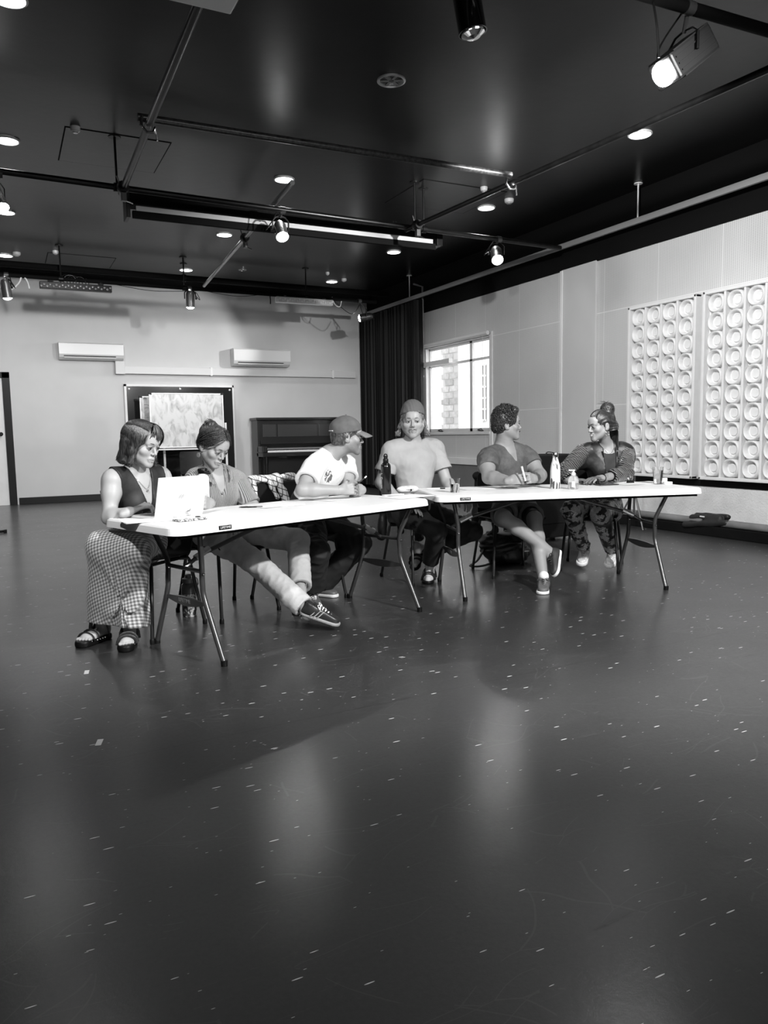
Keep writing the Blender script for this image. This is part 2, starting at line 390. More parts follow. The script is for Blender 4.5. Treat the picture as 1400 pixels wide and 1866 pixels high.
M_wall = gm('wall_paint', .56, .65, noise=.05, nscale=1.2, bump=.05, bscale=30)
M_white = gm('white_paint', .72, .5, noise=.04, nscale=5, bump=.05, bscale=40)
M_render = gm('rough_render', .68, .8, noise=.08, nscale=5, bump=.7, bscale=55)
M_ceil = gm('black_ceiling_paint', .0075, .33, noise=.3, nscale=1.0, bump=.12, bscale=6, spec=.28)
M_black = gm('black_paint', .005, .4, noise=.2, nscale=6, spec=.22)
M_mblack = gm('matt_black', .003, .85, spec=.15)
M_steel = gm('grey_powder_steel', .07, .33, metal=.35)
M_chrome = gm('bright_metal', .75, .15, metal=1.)
M_alu = gm('aluminium', .55, .35, metal=.8)
M_greywall = gm('dado_grey', .16, .6, noise=.1, nscale=3)
o = MB().box((XL, YF, -.1), (W, YB, 0)).build('floor', floor_mat()); tag(o, kind='structure')
o = MB().box((XL, YF, HC), (W + .2, YB + .2, HC + .1)).build('ceiling', M_ceil); tag(o, kind='structure')
o = MB().box((XL, YB, 0), (W + .2, YB + .15, HC)).build('wall_back', M_wall); tag(o, kind='structure')
o = MB().box((XL - .15, YF, 0), (XL, YB, HC)).build('wall_left', gm('dark_wall', .12, .7)); tag(o, kind='structure')
o = MB().box((XL, YF - .15, 0), (W, YF, HC)).build('wall_front', gm('dark_wall', .12, .7)); tag(o, kind='structure')
# window opening measured on the right wall
wy0, wy1 = onx(893, 700, W)[1], onx(776, 700, W)[1]; wz0, wz1 = onx(893, 786, W)[2], onx(893, 610, W)[2]
PZ0, PZ1 = .62, 3.39
b = MB()
for lo, hi in (((W, YF, PZ0), (W + .2, wy0, PZ1)), ((W, wy1, PZ0), (W + .2, YB, PZ1)), ((W, wy0, PZ0), (W + .2, wy1, wz0)), ((W, wy0, wz1), (W + .2, wy1, PZ1))): b.box(lo, hi)
o = b.build('wall_right', perf_mat()); tag(o, kind='structure')
o = MB().box((W - .02, YF, PZ1), (W + .2, YB, HC)).build('trim_1', M_mblack); tag(o, kind='structure')       # black band over the boards
o = MB().box((W + .01, YF, 0), (W + .2, YB, .5)).build('trim_2', M_render); tag(o, kind='structure')           # rough render below
o = MB().box((W, YF, .5), (W + .2, 7.45, PZ0)).build('trim_3', M_black); tag(o, kind='structure')
o = MB().box((W - .03, 8.8, 0), (W + .01, YB, .61)).build('trim_4', M_greywall); tag(o, kind='structure')
o = MB().box((W - .06, 8.8, .6), (W, YB, .72), .008).build('trim_5', M_white); tag(o, kind='structure')
py0, py1 = onx(1088, 650, W)[1], onx(1026, 650, W)[1]
o = MB().box((W - .035, py0, PZ0 - .02), (W, py1, PZ1 + .01), .006).build('trim_6', M_wall); tag(o, kind='structure')   # smooth pier
o = MB().box((W - .05, py1 - .03, PZ0), (W - .03, py1 + .02, PZ1), .004).build('trim_7', M_white); tag(o, kind='structure')
o = MB().box((W - .02, wy0 - .09, .72), (W, wy0 - .04, wz1 + .05), .003).box((W - .02, wy0 - .04, .72), (W, wy0, wz0), .003).build('trim_8', M_white); tag(o, kind='structure')
# plinth with a duct pipe
o = MB().box((W - .42, YF, 0), (W, 9.2, .11), .01).build('baseboard_right', M_black); tag(o, kind='structure')
o = MB().tube([(W - .37, YF, .15), (W - .37, 9.2, .15)], .04, 16).build('floor_pipe', gm('grey_pipe', .17, .45, noise=.25, nscale=4), smooth=True)
tag(o, 'long dark grey pipe lying on the black plinth along the right wall', 'pipe')
# back wall
o = MB().box((.2, YB - .025, 0), (W, YB, .12), .004).build('baseboard_back', M_black); tag(o, kind='structure')
dr = MB().box((-.82, YB - .03, 0), (.05, YB - .005, 2.24), .003).build('door_1', M_white); tag(dr, kind='structure')
MB().box((-.95, YB - .06, 0), (-.82, YB, 2.34)).box((-.95, YB - .06, 2.24), (.17, YB, 2.34)).box((.05, YB - .06, 0), (.17, YB, 2.34)).build('door_frame', M_black, dr)
k = onz(3, 790, 1.25); MB().lathe([(.012, 0), (.012, .05), (.03, .055), (.034, .075), (.02, .09)], 16, (-.02, YB - .03, 1.26), R=Euler((PI / 2, 0, 0)).to_matrix()).build('door_knob', M_black, dr, True)
o = MB().box((XL, YB - .12, 3.98), (W, YB, HC)).build('trim_9', M_mblack); tag(o, kind='structure')
# hatches let into the ceiling: thin dark joints
def hatch(pts, name):
    b = MB(); P = [onz(x, y, HC) for x, y in pts]; x0 = min(p[0] for p in P); x1 = max(p[0] for p in P); y0 = min(p[1] for p in P); y1 = max(p[1] for p in P)
    b.box((x0, y0, HC - .006), (x1, y1, HC - .001), .001)
    o = b.build('access_hatch', M_ceil)
    MB().box((x0 - .012, y0 - .012, HC - .003), (x1 + .012, y0, HC)).box((x0 - .012, y1, HC - .003), (x1 + .012, y1 + .012, HC)).box((x0 - .012, y0, HC - .003), (x0, y1, HC)).box((x1, y0, HC - .003), (x1 + .012, y1, HC)).build('joint', M_mblack, o)
    return tag(o, name, 'hatch')
hatch([(120, 231), (308, 262), (281, 312), (114, 292)], 'black ceiling hatch behind the left long pipe, with a thin dark joint')
hatch([(770, 328), (900, 346), (850, 385), (708, 370)], 'black ceiling hatch right of centre, between the cross pipe and the screen case')
hatch([(88, 460), (207, 470), (200, 487), (90, 480)], 'small looking black ceiling hatch far back left, near the back wall')

# ------------------------------------------------------------------ window_1 and what lies outside
wn = MB(); fx = W + .07
def bar(b, y0, y1, z0, z1, x0=fx, x1=fx + .05): b.box((x0, y0, z0), (x1, y1, z1), .004)
bar(wn, wy0, wy0 + .06, wz0, wz1); bar(wn, wy1 - .06, wy1, wz0, wz1); bar(wn, wy0, wy1, wz0, wz0 + .06); bar(wn, wy0, wy1, wz1 - .06, wz1)
wm = onx(852, 700, W)[1]; bar(wn, wm - .05, wm + .03, wz0, wz1); bar(wn, wy0, wy1, wz0 + 1.2, wz0 + 1.24)
win = wn.build('window_1', gm('window_white', .75, .4)); tag(win, kind='structure')
M_glass = gm('clear_glass', 1., 0., trans=1.)
nt, bb, L = nodes_of(M_glass); bb.inputs['IOR'].default_value = 1.02
for a, c in ((wy0 + .06, wm - .05), (wm + .03, wy1 - .06)): MB().box((fx + .022, a, wz0 + .06), (fx + .026, c, wz1 - .06)).build('pane', M_glass, win)
MB().box((W - .03, wy0 - .03, wz0 - .05), (W + .1, wy1 + .03, wz0), .006).build('sill', M_white, win)
MB().box((W - .015, wy0 - .05, wz0), (W + .08, wy0, wz1 + .05), .004).box((W - .015, wy0 - .05, wz1), (W + .08, wy1 + .05, wz1 + .05), .004).box((W + .001, wy1 - .02, wz0), (W + .2, wy1 - .001, wz1), .003).box((W + .001, wy0, wz1 - .02), (W + .2, wy1, wz1 - .001), .003).build('reveal', M_white, win)
for y in (wy0 + .25, wy1 - .55): MB().tube([(W + .04, y, wz0 + .01), (W + .03, y + .05, wz0 + .05), (W + .03, y + .16, wz0 + .03)], .008, 6).tube([(W + .04, y + .03, wz0 + .01), (W + .04, y + .14, wz0 + .02)], .012, 6).build('latch', M_steel, win, True)
bl = MB().tube([(W - .05, wy0 - .02, wz1 + .03), (W - .05, wy1 + .1, wz1 + .03)], .035, 14).build('roller_blind', gm('blind_cloth', .7, .7), smooth=True)
tag(bl, 'white roller blind rolled up over the window', 'blind')
MB().tube([(W - .06, wy0 + .12, wz1 + .0), (W - .06, wy0 + .12, wz0 + .35)], .004, 6).build('pull_cord', M_white, bl)
# outside: brick pier, pale house with gridded window, fence
by0, by1 = onx(833, 700, W + .95)[1], onx(806, 700, W + .95)[1]
rb = root('brick_pier', (W + 1.0, by0, 0), 'pale brick pier of the building just outside the window', 'pier')
mbk = [gm('pale_brick_a', .5, .8, noise=.15, nscale=12), gm('pale_brick_b', .42, .8, noise=.15, nscale=12), gm('pale_brick_c', .58, .8, noise=.15, nscale=12)]
MB().box((-.02, -.0, 0), (.55, by1 - by0 + .02, 3.9)).build('mortar', gm('mortar', .6, .9), rb)
bme = [MB().box((-.035, 0, 0), (.06, .30, .11), .006).build('brick', mt, rb) for mt in mbk]
bme[0].location = (0, .02, .7); bme[1].location = (0, .34, .7); bme[2].location = (0, .66, .7)
for r in range(22):
    for c in range(-1, 14):
        y = .02 + c * .32 + (.16 if r % 2 else 0)
        if y < -.01 or y + .3 > by1 - by0 + .16 or (r == 0 and c < 3): continue
        q = bme[(r * 5 + c * 3) % 3].copy(); COL.objects.link(q); q.location = (random.uniform(-.004, .004), y, .7 + r * .128)
hy = onx(858, 680, W + 9)[1]
hs = root('neighbour_house', (W + 9, hy, 0), 'pale neighbouring house with gridded windows seen through the window', 'house')
MB().box((0, -8, 0), (1, 14, 6)).build('house_wall', gm('house_wall', .5, .8, noise=.1, nscale=1), hs)
for y in (-2.2, -1.05, .12):
    f = MB().box((-.05, y, 1.6), (.02, y + .8, 3.6)).build('house_window', gm('dark_pane', .06, .2), hs)
    g = MB()
    for i in range(5): g.box((-.1, y + i * .19 - .02, 1.55), (-.04, y + i * .19 + .02, 3.65))
    for i in range(6): g.box((-.1, y - .05, 1.55 + i * .41), (-.04, y + .84, 1.61 + i * .41))
    g.build('glazing_bar', gm('window_white', .75, .4), f)
fn = root('board_fence', (W + 5, onx(860, 740, W + 5)[1], 0), 'grey board fence outside, below the house windows', 'fence')
fp = None
for i in range(26):
    if fp is None: fp = MB().box((0, 0, 0), (.04, .42, 1.25), .004).build('board', gm('fence_grey', .22, .8, noise=.3, nscale=4), fn); fp.location = (0, -6, 0)
    else: q = fp.copy(); COL.objects.link(q); q.location = (random.uniform(-.01, .01), -6 + i * .45, random.uniform(-.02, .02))
o = MB().box((W + .3, -4, -.3), (W + 60, 60, -.1)).build('ground_outside', gm('pale_ground', .4, .9, noise=.1, nscale=1)); tag(o, kind='structure')

# ------------------------------------------------------------------ curtain rail, curtain and conduit
RXL = 6.99
rl = root('curtain_rail', (RXL, 8, 3.66), 'long pale curtain rail hung from the ceiling along the right wall', 'rail')
MB().box((-.02, -9, -.035), (.02, 6.95, .035), .005).build('rail_bar', gm('rail_grey', .28, .45, metal=.2), rl)
for y in (7.04 - 8, 12.78 - 8, 1.5 - 8): MB().tube([(0, y, .03), (0, y, HC - 3.66)], .009, 8).lathe([(.05, HC - 3.675), (.05, HC - 3.665)], 14, (0, y, 0)).build('drop_rod', M_white, rl, True)
def curtain():
    n = 340; y0 = onx(766, 640, RXL)[1]; y1 = 15.0; V = []; F = []
    for side in (0, 1):
        for j in range(9):
            z = 3.6 - j * (3.52 / 8)
            for i in range(n):
                t = i / (n - 1); y = y0 + (y1 - y0) * t; ph = 38 * t * PI + .6 * math.sin(9 * t)
                amp = (.055 + .03 * math.sin(23 * t + 1)) * (.75 + .25 * j / 8)
                x = RXL + amp * math.sin(ph) + .02 * math.sin(ph * 2.3 + j * .1) + (.006 if side else 0)
                V.append((x, y + .01 * math.cos(ph * 1.7 + .2 * j), z))
        o_ = side * 9 * n
        for j in range(8):
            for i in range(n - 1):
                f = [o_ + j * n + i, o_ + j * n + i + 1, o_ + (j + 1) * n + i + 1, o_ + (j + 1) * n + i]; F.append(f if side else f[::-1])
    return mesh_obj('curtain', V, F, gm('black_velvet', .005, .6, spec=.25), None, True)
tag(curtain(), 'black pleated stage curtain hanging in the far corner', 'curtain')
cp = [onx(754, 500, 7.1), onx(770, 517, 7.12), onx(768, 655, 7.14)]
cd = MB().tube([(7.1, cp[0][1], 3.95), (7.12, cp[1][1], 3.85), (7.13, cp[1][1], 2.45)], .018, 10).build('conduit_pipe', gm('dull_grey', .22, .5), smooth=True); tag(cd, 'thin grey conduit running down the wall beside the window', 'pipe')
tr = MB().box((W - .1, wy1 - 1.0, 2.38), (W - .02, wy1 + .5, 2.46), .005).box((W - .1, wy1 + .02, 2.2), (W - .02, wy1 + .5, 2.24), .005).build('cable_tray', M_white); tag(tr, 'white box trunking across the left end of the window', 'trunking')

# ------------------------------------------------------------------ relief block panels on the right wall
def block_mesh():
    prof = [(.108, -.045), (.108, .0), (.104, .016), (.092, .027), (.080, .022), (.072, .004), (.068, -.030), (.052, -.036), (.049, -.022), (.045, -.017), (.002, -.017)]
    b = MB(); V = []; F = []; seg = 24; n = len(prof)
    for r, z in prof:
        for k in range(seg):
            a = 2 * PI * k / seg; q = 1 if r < .07 else 1 / (abs(math.cos(a))**5 + abs(math.sin(a))**5)**.2; q = 1 + (q - 1) * .15
            V.append((-z, min(.104, max(-.104, r * q * math.cos(a) * 1.0)), min(.1, max(-.1, r * q * math.sin(a)))))
    for i in range(n - 1):
        for k in range(seg): F.append([i * seg + k, (i + 1) * seg + k, (i + 1) * seg + (k + 1) % seg, i * seg + (k + 1) % seg])
    F.append([(n - 1) * seg + k for k in range(seg)][::-1]); b.add(V, F); return b
M_block = gm('painted_block', .74, .45, noise=.03, nscale=12, bump=.15, bscale=40)
blk = None
def panel(y_far, y_near, z0, z1, cols, label):
    global blk
    rt = root('block_panel', (W, (y_far + y_near) / 2, z0), label, 'wall panel', 'white relief block panels on the right wall')
    yc = (y_far + y_near) / 2; wd_ = y_far - y_near
    b = MB().box((-.035, -wd_ / 2, 0), (-.0, wd_ / 2, z1 - z0)); b.build('backing', M_block, rt)
    f = MB(); 
    for a in (-wd_ / 2, wd_ / 2 - .035): f.box((-.12, a, 0), (-.03, a + .035, z1 - z0), .008)
    f.box((-.12, -wd_ / 2, 0), (-.03, wd_ / 2, .035), .008).box((-.12, -wd_ / 2, z1 - z0 - .035), (-.03, wd_ / 2, z1 - z0), .008); f.build('frame', M_block, rt)
    cw = (wd_ - .07) / cols; rh = (z1 - z0 - .08) / 10
    for c in range(1, cols): MB().box((-.11, -wd_ / 2 + .035 + c * cw - .014, .03), (-.04, -wd_ / 2 + .035 + c * cw + .014, z1 - z0 - .03), .006).build('mullion', M_block, rt)
    for c in range(cols):
        for r in range(10):
            if blk is None: q = block_mesh().build('block', M_block, rt, True, 50); blk = q
            else: q = blk.copy(); COL.objects.link(q); q.parent = rt
            q.location = (-.08, -wd_ / 2 + .035 + (c + .5) * cw, .04 + (r + .5) * rh); q.rotation_euler = (random.choice((0, PI / 2, PI)), 0, 0); q.scale = (1, 1, 1)
p1a = onx(1155, 700, W)[1]; p1b = onx(1281, 700, W)[1]; pz0, pz1 = .585, 2.675
panel(p1a, p1b + .02, pz0, pz1, 4, 'far white panel of four columns of round relief blocks, behind the seated woman')
panel(p1b - .07, p1b - .07 - (p1a - p1b) * 1.0, pz0, pz1, 4, 'near white panel of round relief blocks, cut by the right edge of the picture')
# ------------------------------------------------------------------ back wall fittings
def aircon(x0, x1, z0, z1, label):
    rt = root('air_conditioner', ((x0 + x1) / 2, YB, z0), label, 'air conditioner', 'wall air conditioners')
    w = (x1 - x0) / 2; h = z1 - z0; mw = gm('aircon_white', .72, .35)
    prof = [(0, h), (-.2, h), (-.235, h - .02), (-.235, h * .3), (-.2, h * .12), (-.12, 0), (0, 0)]
    V = [(s * w, y, z) for s in (-1, 1) for y, z in prof]; n = len(prof)
    F = [list(range(n)), [n + i for i in range(n)][::-1]] + [[i, n + i, n + (i + 1) % n, (i + 1) % n] for i in range(n)]
    b = MB(); b.add(V, F).build('casing', mw, rt)
    MB().box((-w * .86, -.225, h * .1), (w * .75, -.16, h * .16), .004, rot=(.5, 0, 0)).build('louvre', gm('aircon_flap', .6, .4), rt)
    MB().box((-w * .86, -.222, h * .17), (w * .75, -.19, h * .215)).build('outlet', M_mblack, rt)
    MB().box((-w * .98, -.24, h * .92), (w * .98, -.236, h * .925)).build('panel_joint', gm('dull_grey', .22, .5), rt)
    return rt
aircon(.99, 2.09, 2.58, 2.88, 'white air conditioner on the back wall, left one of the two, nearer the door')
aircon(4.16, 5.33, 2.54, 2.88, 'white air conditioner on the back wall above the piano end, right one of the two')
t = MB().box((2.11, YB - .09, 2.35), (6.85, YB - .002, 2.49), .008).box((1.95, YB - .1, 2.34), (2.12, YB - .002, 2.58), .008).build('trunking', gm('trunk_white', .6, .45)); tag(t, 'white pipe trunking running along the back wall under the air conditioners', 'trunking')
MB().box((3.72, YB - .095, 2.34), (3.76, YB - .01, 2.5)).box((6.3, YB - .095, 2.34), (6.34, YB - .01, 2.5)).build('joint_cover', M_white, t)
# dark alcove with white casing
al = root('alcove_panel', (3.13, YB - .004, 0), 'large glossy black panel with white edging on the back wall behind the whiteboard', 'panel')
MB().box((-1.0, -.03, .12), (1.02, -.002, 2.12)).build('black_sheet', gm('gloss_black', .01, .12), al)
MB().box((-1.04, -.05, .1), (-1.0, 0, 2.16)).box((1.02, -.05, .1), (1.05, 0, 2.16)).box((-1.04, -.05, 2.12), (1.05, 0, 2.16)).build('edging', M_white, al)
for x, z in ((-.95, 2.07), (.97, 2.07), (0, 2.08)): MB().lathe([(.02, 0), (.02, .01), (.004, .014)], 10, (x, -.03, z), R=Euler((PI / 2, 0, 0)).to_matrix()).build('screw_cap', M_alu, al)
def smudge():
    m = gm('whiteboard_face', .8, .25); nt, b, L = nodes_of(m); vec, s = objxyz(nt)
    n = nd(nt, 'ShaderNodeTexNoise', i_Scale=3.2, i_Detail=6., i_Distortion=1.6); mp = nd(nt, 'ShaderNodeMapping'); mp.inputs['Scale'].default_value = (2.2, 1, 1.1); L(vec, mp.inputs[0]); L(mp.outputs[0], n.inputs['Vector'])
    n2 = nd(nt, 'ShaderNodeTexNoise', i_Scale=14., i_Detail=4., i_Distortion=.8); mp2 = nd(nt, 'ShaderNodeMapping'); mp2.inputs['Scale'].default_value = (1.6, 1, .35); L(vec, mp2.inputs[0]); L(mp2.outputs[0], n2.inputs['Vector'])
    a = nd(nt, 'ShaderNodeMapRange'); a.inputs['From Min'].default_value = .45; a.inputs['From Max'].default_value = .68; L(n.outputs['Fac'], a.inputs['Value'])
    c = mth(nt, 'MULTIPLY', a.outputs[0], n2.outputs['Fac']); L(mixv(nt, c, .62, .12), b.inputs['Base Color']); return m
YW = 14.3
def whiteboard(px0, py0, px1, py1, Y, label, posts=True, zlow=None):
    a = ony(px0, py0, Y); c = ony(px1, py0, Y); d = ony(px0, py1, Y); x0, x1, z1, z0 = a[0], c[0], a[2], d[2]
    rt = root('whiteboard', ((x0 + x1) / 2, Y, 0), label, 'whiteboard'); w = (x1 - x0) / 2
    MB().box((-w, -.012, z0), (w, .012, z1)).build('board', smudge(), rt)
    f = MB()
    for lo, hi in (((-w - .02, -.02, z0 - .02), (-w, .02, z1 + .02)), ((w, -.02, z0 - .02), (w + .02, .02, z1 + .02)), ((-w, -.02, z1), (w, .02, z1 + .02)), ((-w, -.02, z0 - .02), (w, .02, z0))): f.box(lo, hi, .003)
    f.build('frame', M_alu, rt)
    for s in (-1, 1): MB().box((s * (w + .0) - .03, -.022, z1 - .01), (s * (w + .0) + .03, .022, z1 + .03), .004).build('corner_cap', M_black, rt)
    if posts:
        for s in (-1, 1): MB().box((s * (w + .05) - .018, -.02, .08), (s * (w + .05) + .018, .02, z0 + (z1 - z0) * .45), .003).box((s * (w + .05) - .02, -.3, .04), (s * (w + .05) + .02, .3, .08), .004).build('stand_post', M_white, rt)
        MB().box((-w, -.09, z0 - .06), (w, -.01, z0 - .035), .004).build('pen_tray', M_white, rt)
    return rt
whiteboard(273, 718, 404, 815, 14.2, 'large smudged whiteboard on a wheeled stand in front of the black panel')
w2 = whiteboard(256, 724, 290, 800, 14.6, 'narrow smaller board with faint notes, half hidden behind the large whiteboard', True)
nb_ = MB().add([(-.13, -.014, 1.86), (-.05, -.014, 1.86), (-.09, -.014, 1.92)], [[0, 1, 2]])
for a_, b_, c_, d_ in ((-.11, 1.76, -.02, 1.745), (-.1, 1.70, -.03, 1.70), (-.1, 1.60, .0, 1.61), (-.1, 1.57, -.01, 1.565), (-.08, 1.53, .0, 1.525)): nb_.tube([(a_, -.0145, b_), ((a_ + c_) / 2, -.0145, b_ + .006), (c_, -.0145, d_)], .004, 4)
nb_.build('pen_strokes', gm('stroke_grey', .25, .5), w2)
# low shelf with books, seen between the two women
sh = root('low_shelf', (3.25, 14.0, 0), 'low white topped shelf under the whiteboard', 'shelf')
MB().box((-.35, -.18, .44), (.62, .18, .47), .003).build('shelf_top', M_white, sh); MB().box((-.35, -.18, 0), (-.32, .18, .44)).box((.6, -.18, 0), (.62, .18, .44)).box((-.32, .15, 0), (.6, .18, .44)).box((-.32, -.17, .04), (.6, .15, .06)).build('shelf_body', M_black, sh)
x = 2.95; gi = 0
for lab in ('thick pale book at the left end of the low shelf', 'dark book next to the pale one on the low shelf', 'grey book in the middle of the low shelf', 'thin white book on the low shelf', 'tall dark book in the low shelf row', 'pale book at the right of the low shelf row'):
    wv = random.uniform(.03, .06); hv = random.uniform(.26, .33)
    o = root('book', (x + wv / 2, 13.95, .06), lab, 'book', 'books on the low shelf')
    MB().box((-wv / 2, -.11, 0), (wv / 2, .11, hv), .003).build('cover', gm('book_%d' % (gi % 3), (.5, .05, .2)[gi % 3], .6), o); MB().box((-wv / 2 + .004, -.105, .004), (wv / 2 - .004, .105, hv + .001)).build('pages', M_white, o); x += wv + .012; gi += 1
# upright piano
pn = root('piano', (5.37, 14.62, 0), 'old black upright piano against the back wall with its lid open', 'piano')
Mp = gm('piano_black', .008, .3, coat=.12, spec=.3); hw = .86
MB().box((-hw, -.05, .0), (-hw + .05, .35, 1.46), .006).build('side_panel', Mp, pn); MB().box((hw - .05, -.05, .0), (hw, .35, 1.46), .006).build('side_panel', Mp, pn)
MB().box((-hw - .03, -.1, 1.46), (hw + .03, .37, 1.51), .008).build('top_lid', Mp, pn)
MB().box((-hw + .05, .0, 1.0), (hw - .05, .3, 1.46)).build('upper_panel', Mp, pn)
for x0, x1 in ((-.74, -.46), (-.42, .42), (.46, .74)): MB().box((x0, -.012, 1.08), (x1, .004, 1.38), .006).build('panel_moulding', gm('piano_black2', .02, .3), pn)
MB().box((-hw + .05, .02, .08), (hw - .05, .3, .8)).build('lower_panel', Mp, pn)
MB().box((-hw + .05, -.06, .98), (hw - .05, -.02, 1.13), .006, rot=(-.25, 0, 0)).build('fallboard', Mp, pn)
MB().box((-hw, -.36, .74), (hw, .05, .82), .01).build('key_bed', Mp, pn)
MB().box((-hw, -.34, .82), (-hw + .1, .02, .95), .02).build('key_block', Mp, pn); MB().box((hw - .1, -.34, .82), (hw, .02, .95), .02).build('key_block', Mp, pn)
for s in (-1, 1): MB().lathe([(.05, 0), (.045, .05), (.028, .1), (.04, .2), (.03, .5), (.045, .66), (.05, .74)], 12, (s * .78, -.3, 0)).build('front_leg', Mp, pn, True)
kb = MB()
for i in range(52): kb.box((-.745 + i * .0287, -.30, .825), (-.745 + i * .0287 + .0265, -.02, .86))
kb = kb.build('white_keys', gm('ivory', .78, .3), pn); tag(kb, kind='stuff')
kk = MB()
for i in range(51):
    if i % 7 not in (2, 6): kk.box((-.745 + (i + 1) * .0287 - .008, -.2, .86), (-.745 + (i + 1) * .0287 + .006, -.02, .875))
tag(kk.build('black_keys', Mp, pn), kind='stuff')
for s in (-.12, 0, .12): MB().box((s - .02, -.12, .05), (s + .02, .04, .065), .004).build('pedal', gm('brass', .5, .3, metal=.9), pn)

# ------------------------------------------------------------------ ceiling things
def downlight(x, y, on=True, label='', r=.12):
    rt = root('downlight', (x, y, HC), label, 'downlight', 'recessed ceiling downlights')
    MB().lathe([(r * .86, -.002), (r, -.002), (r, -.014), (r * .88, -.018), (r * .84, -.006)], 28, cap=False).build('rim', M_alu if not on else M_white, rt, True)
    if on:
        MB().lathe([(r * .86, -.008), (.001, -.010)], 28, cap=False).build('lit_lens', gm('lit_lens', .9, .4, emit=16.), rt)
        lamp('SPOT', (x, y, HC - .03), (x, y, 0), 34, .1, 125, .6, 'downlight_beam').parent = None
    else:
        MB().lathe([(r * .86, -.006), (r * .6, .0), (r * .4, -.004), (.001, -.002)], 28, cap=False).build('reflector', M_chrome, rt, True)
        for a in range(6): MB().box((-.012, .02, -.012), (.012, r * .8, -.004), .002, rot=(0, 0, a * PI / 3), piv=(0, 0, 0)).build('fin', gm('dull_grey', .22, .5), rt)
    return rt
DLX = [.215, 3.08, 5.87]; DLY = [5.9, 8.6, 11.25, 13.85]
nmx = ['left column', 'middle column', 'right column']; nmy = ['nearest', 'second', 'third', 'farthest']
for j, y in enumerate(DLY):
    for i, x in enumerate(DLX):
        on = not (i == 1 and j == 0)
        downlight(x, y, on, ('lit round downlight, %s of the %s on the black ceiling' % (nmy[j], nmx[i])) if on else 'unlit round downlight with open reflector, nearest of the middle column')
downlight(onz(442, 491, HC)[0], onz(442, 491, HC)[1], False, 'small pale round fitting beside the far middle downlight', .07)
def detector(px, py, label, r=.055):
    p = onz(px, py, HC); rt = root('smoke_detector', p, label, 'smoke detector', 'white ceiling detectors')
    MB().lathe([(r, 0), (r, -.02), (r * .9, -.04), (r * .55, -.05), (.001, -.052)], 18).build('housing', gm('detector_white', .7, .4), rt, True)
    MB().lathe([(r * .5, -.05), (r * .5, -.058), (.001, -.06)], 12).build('sensor', M_alu, rt, True)
detector(137, 231, 'round white smoke detector by the left hatch, front left', .045); detector(928, 363, 'white smoke detector beside the second right downlight', .06)
detector(882, 341, 'small white detector just left of the pipe joint on the right', .045); detector(101, 457, 'white smoke detector at the corner of the far left hatch', .045)
detector(30, 460, 'white smoke detector over the far left downlight', .06); detector(627, 508, 'white smoke detector beside the farthest right downlight', .05); detector(597, 496, 'tiny white detector before the farthest right downlight', .035)

# pipes of the lighting grid
ZP = 3.6
def pipe(a, b, label, r=.027, hang=(), mat=None, z=ZP, clampat=()):
    a = np.array(a, float); b = np.array(b, float); rt = root('lighting_pipe', ((a[0] + b[0]) / 2, (a[1] + b[1]) / 2, z), label, 'pipe', 'pipes of the lighting grid')
    c = np.array([(a[0] + b[0]) / 2, (a[1] + b[1]) / 2, z]); A = np.array([a[0], a[1], z]) - c; B = np.array([b[0], b[1], z]) - c
    MB().tube([A, B], r, 14).build('tube', mat or M_black, rt, True)
    for t in hang:
        p = A + (B - A) * t; MB().tube([p, (p[0], p[1], HC - z)], .012, 8).lathe([(.06, HC - z - .012), (.06, HC - z)], 12, (p[0], p[1], 0)).build('hanger', M_black, rt, True)
        MB().lathe([(r + .012, -.03), (r + .012, .03)], 14, p, R=(Vector(B - A).to_track_quat('Z', 'Y').to_matrix())).build('clamp', M_black, rt, True)
    for t in clampat:
        p = A + (B - A) * t
        MB().tube([p + np.array(q) for q in ((-.05, 0, .06), (-.06, 0, -.01), (-.02, 0, -.055), (.03, 0, -.05), (.05, 0, -.01))], .012, 8).tube([p + np.array((.05, 0, -.02)), p + np.array((.06, .0, -.11))], .008, 6).build('hook_clamp', M_chrome, rt, True)
    return rt
Mpg = gm('worn_black_pipe', .006, .32, spec=.3, noise=.5, nscale=9)
pipe((1.12, 3.6), (1.21, 8.2), 'dark pipe running back from the projector box on the left', .03, (), Mpg, clampat=(.6,))
pipe((1.1, 6.42), (4.62, 6.34), 'scuffed black cross pipe across the middle of the ceiling', .03, (), gm('scuffed_pipe', .03, .35, noise=.9, nscale=40), z=ZP + .07)
pipe((4.98, 1.6), (4.5, 8.3), 'long black pipe running back on the right, past the lit spotlight', .027, (.97,), Mpg, clampat=(.71,))
pipe((-3.0, 7.9), (6.9, 8.35), 'black cross pipe just in front of the screen case', .03, (.42, .78), Mpg, z=ZP + .02)
pipe((2.83, 7.66), (3.28, 13.4), 'slanting grey pipe above the screen running to the back cross pipe', .027, (), gm('grey_metal_pipe', .25, .3, metal=.6), z=3.755)
pipe((-3.0, 12.75), (6.4, 13.0), 'farthest cross pipe carrying the lamps before the back wall', .03, (.42, .62, .85), M_mblack, z=ZP)
pipe((-3.0, 13.25), (6.9, 13.5), 'thick black bar above the farthest cross pipe', .05, (.2, .6), M_mblack, z=3.86)
pipe((1.0, 3.5), (7.0, 3.28), 'black cross pipe in the top right corner, nearest one', .035, (.9,), M_mblack, z=3.62)
pipe((1.6, 3.0), (7.0, 2.8), 'black cable rail in the very top right corner', .03, (.6,), M_mblack, z=3.72)
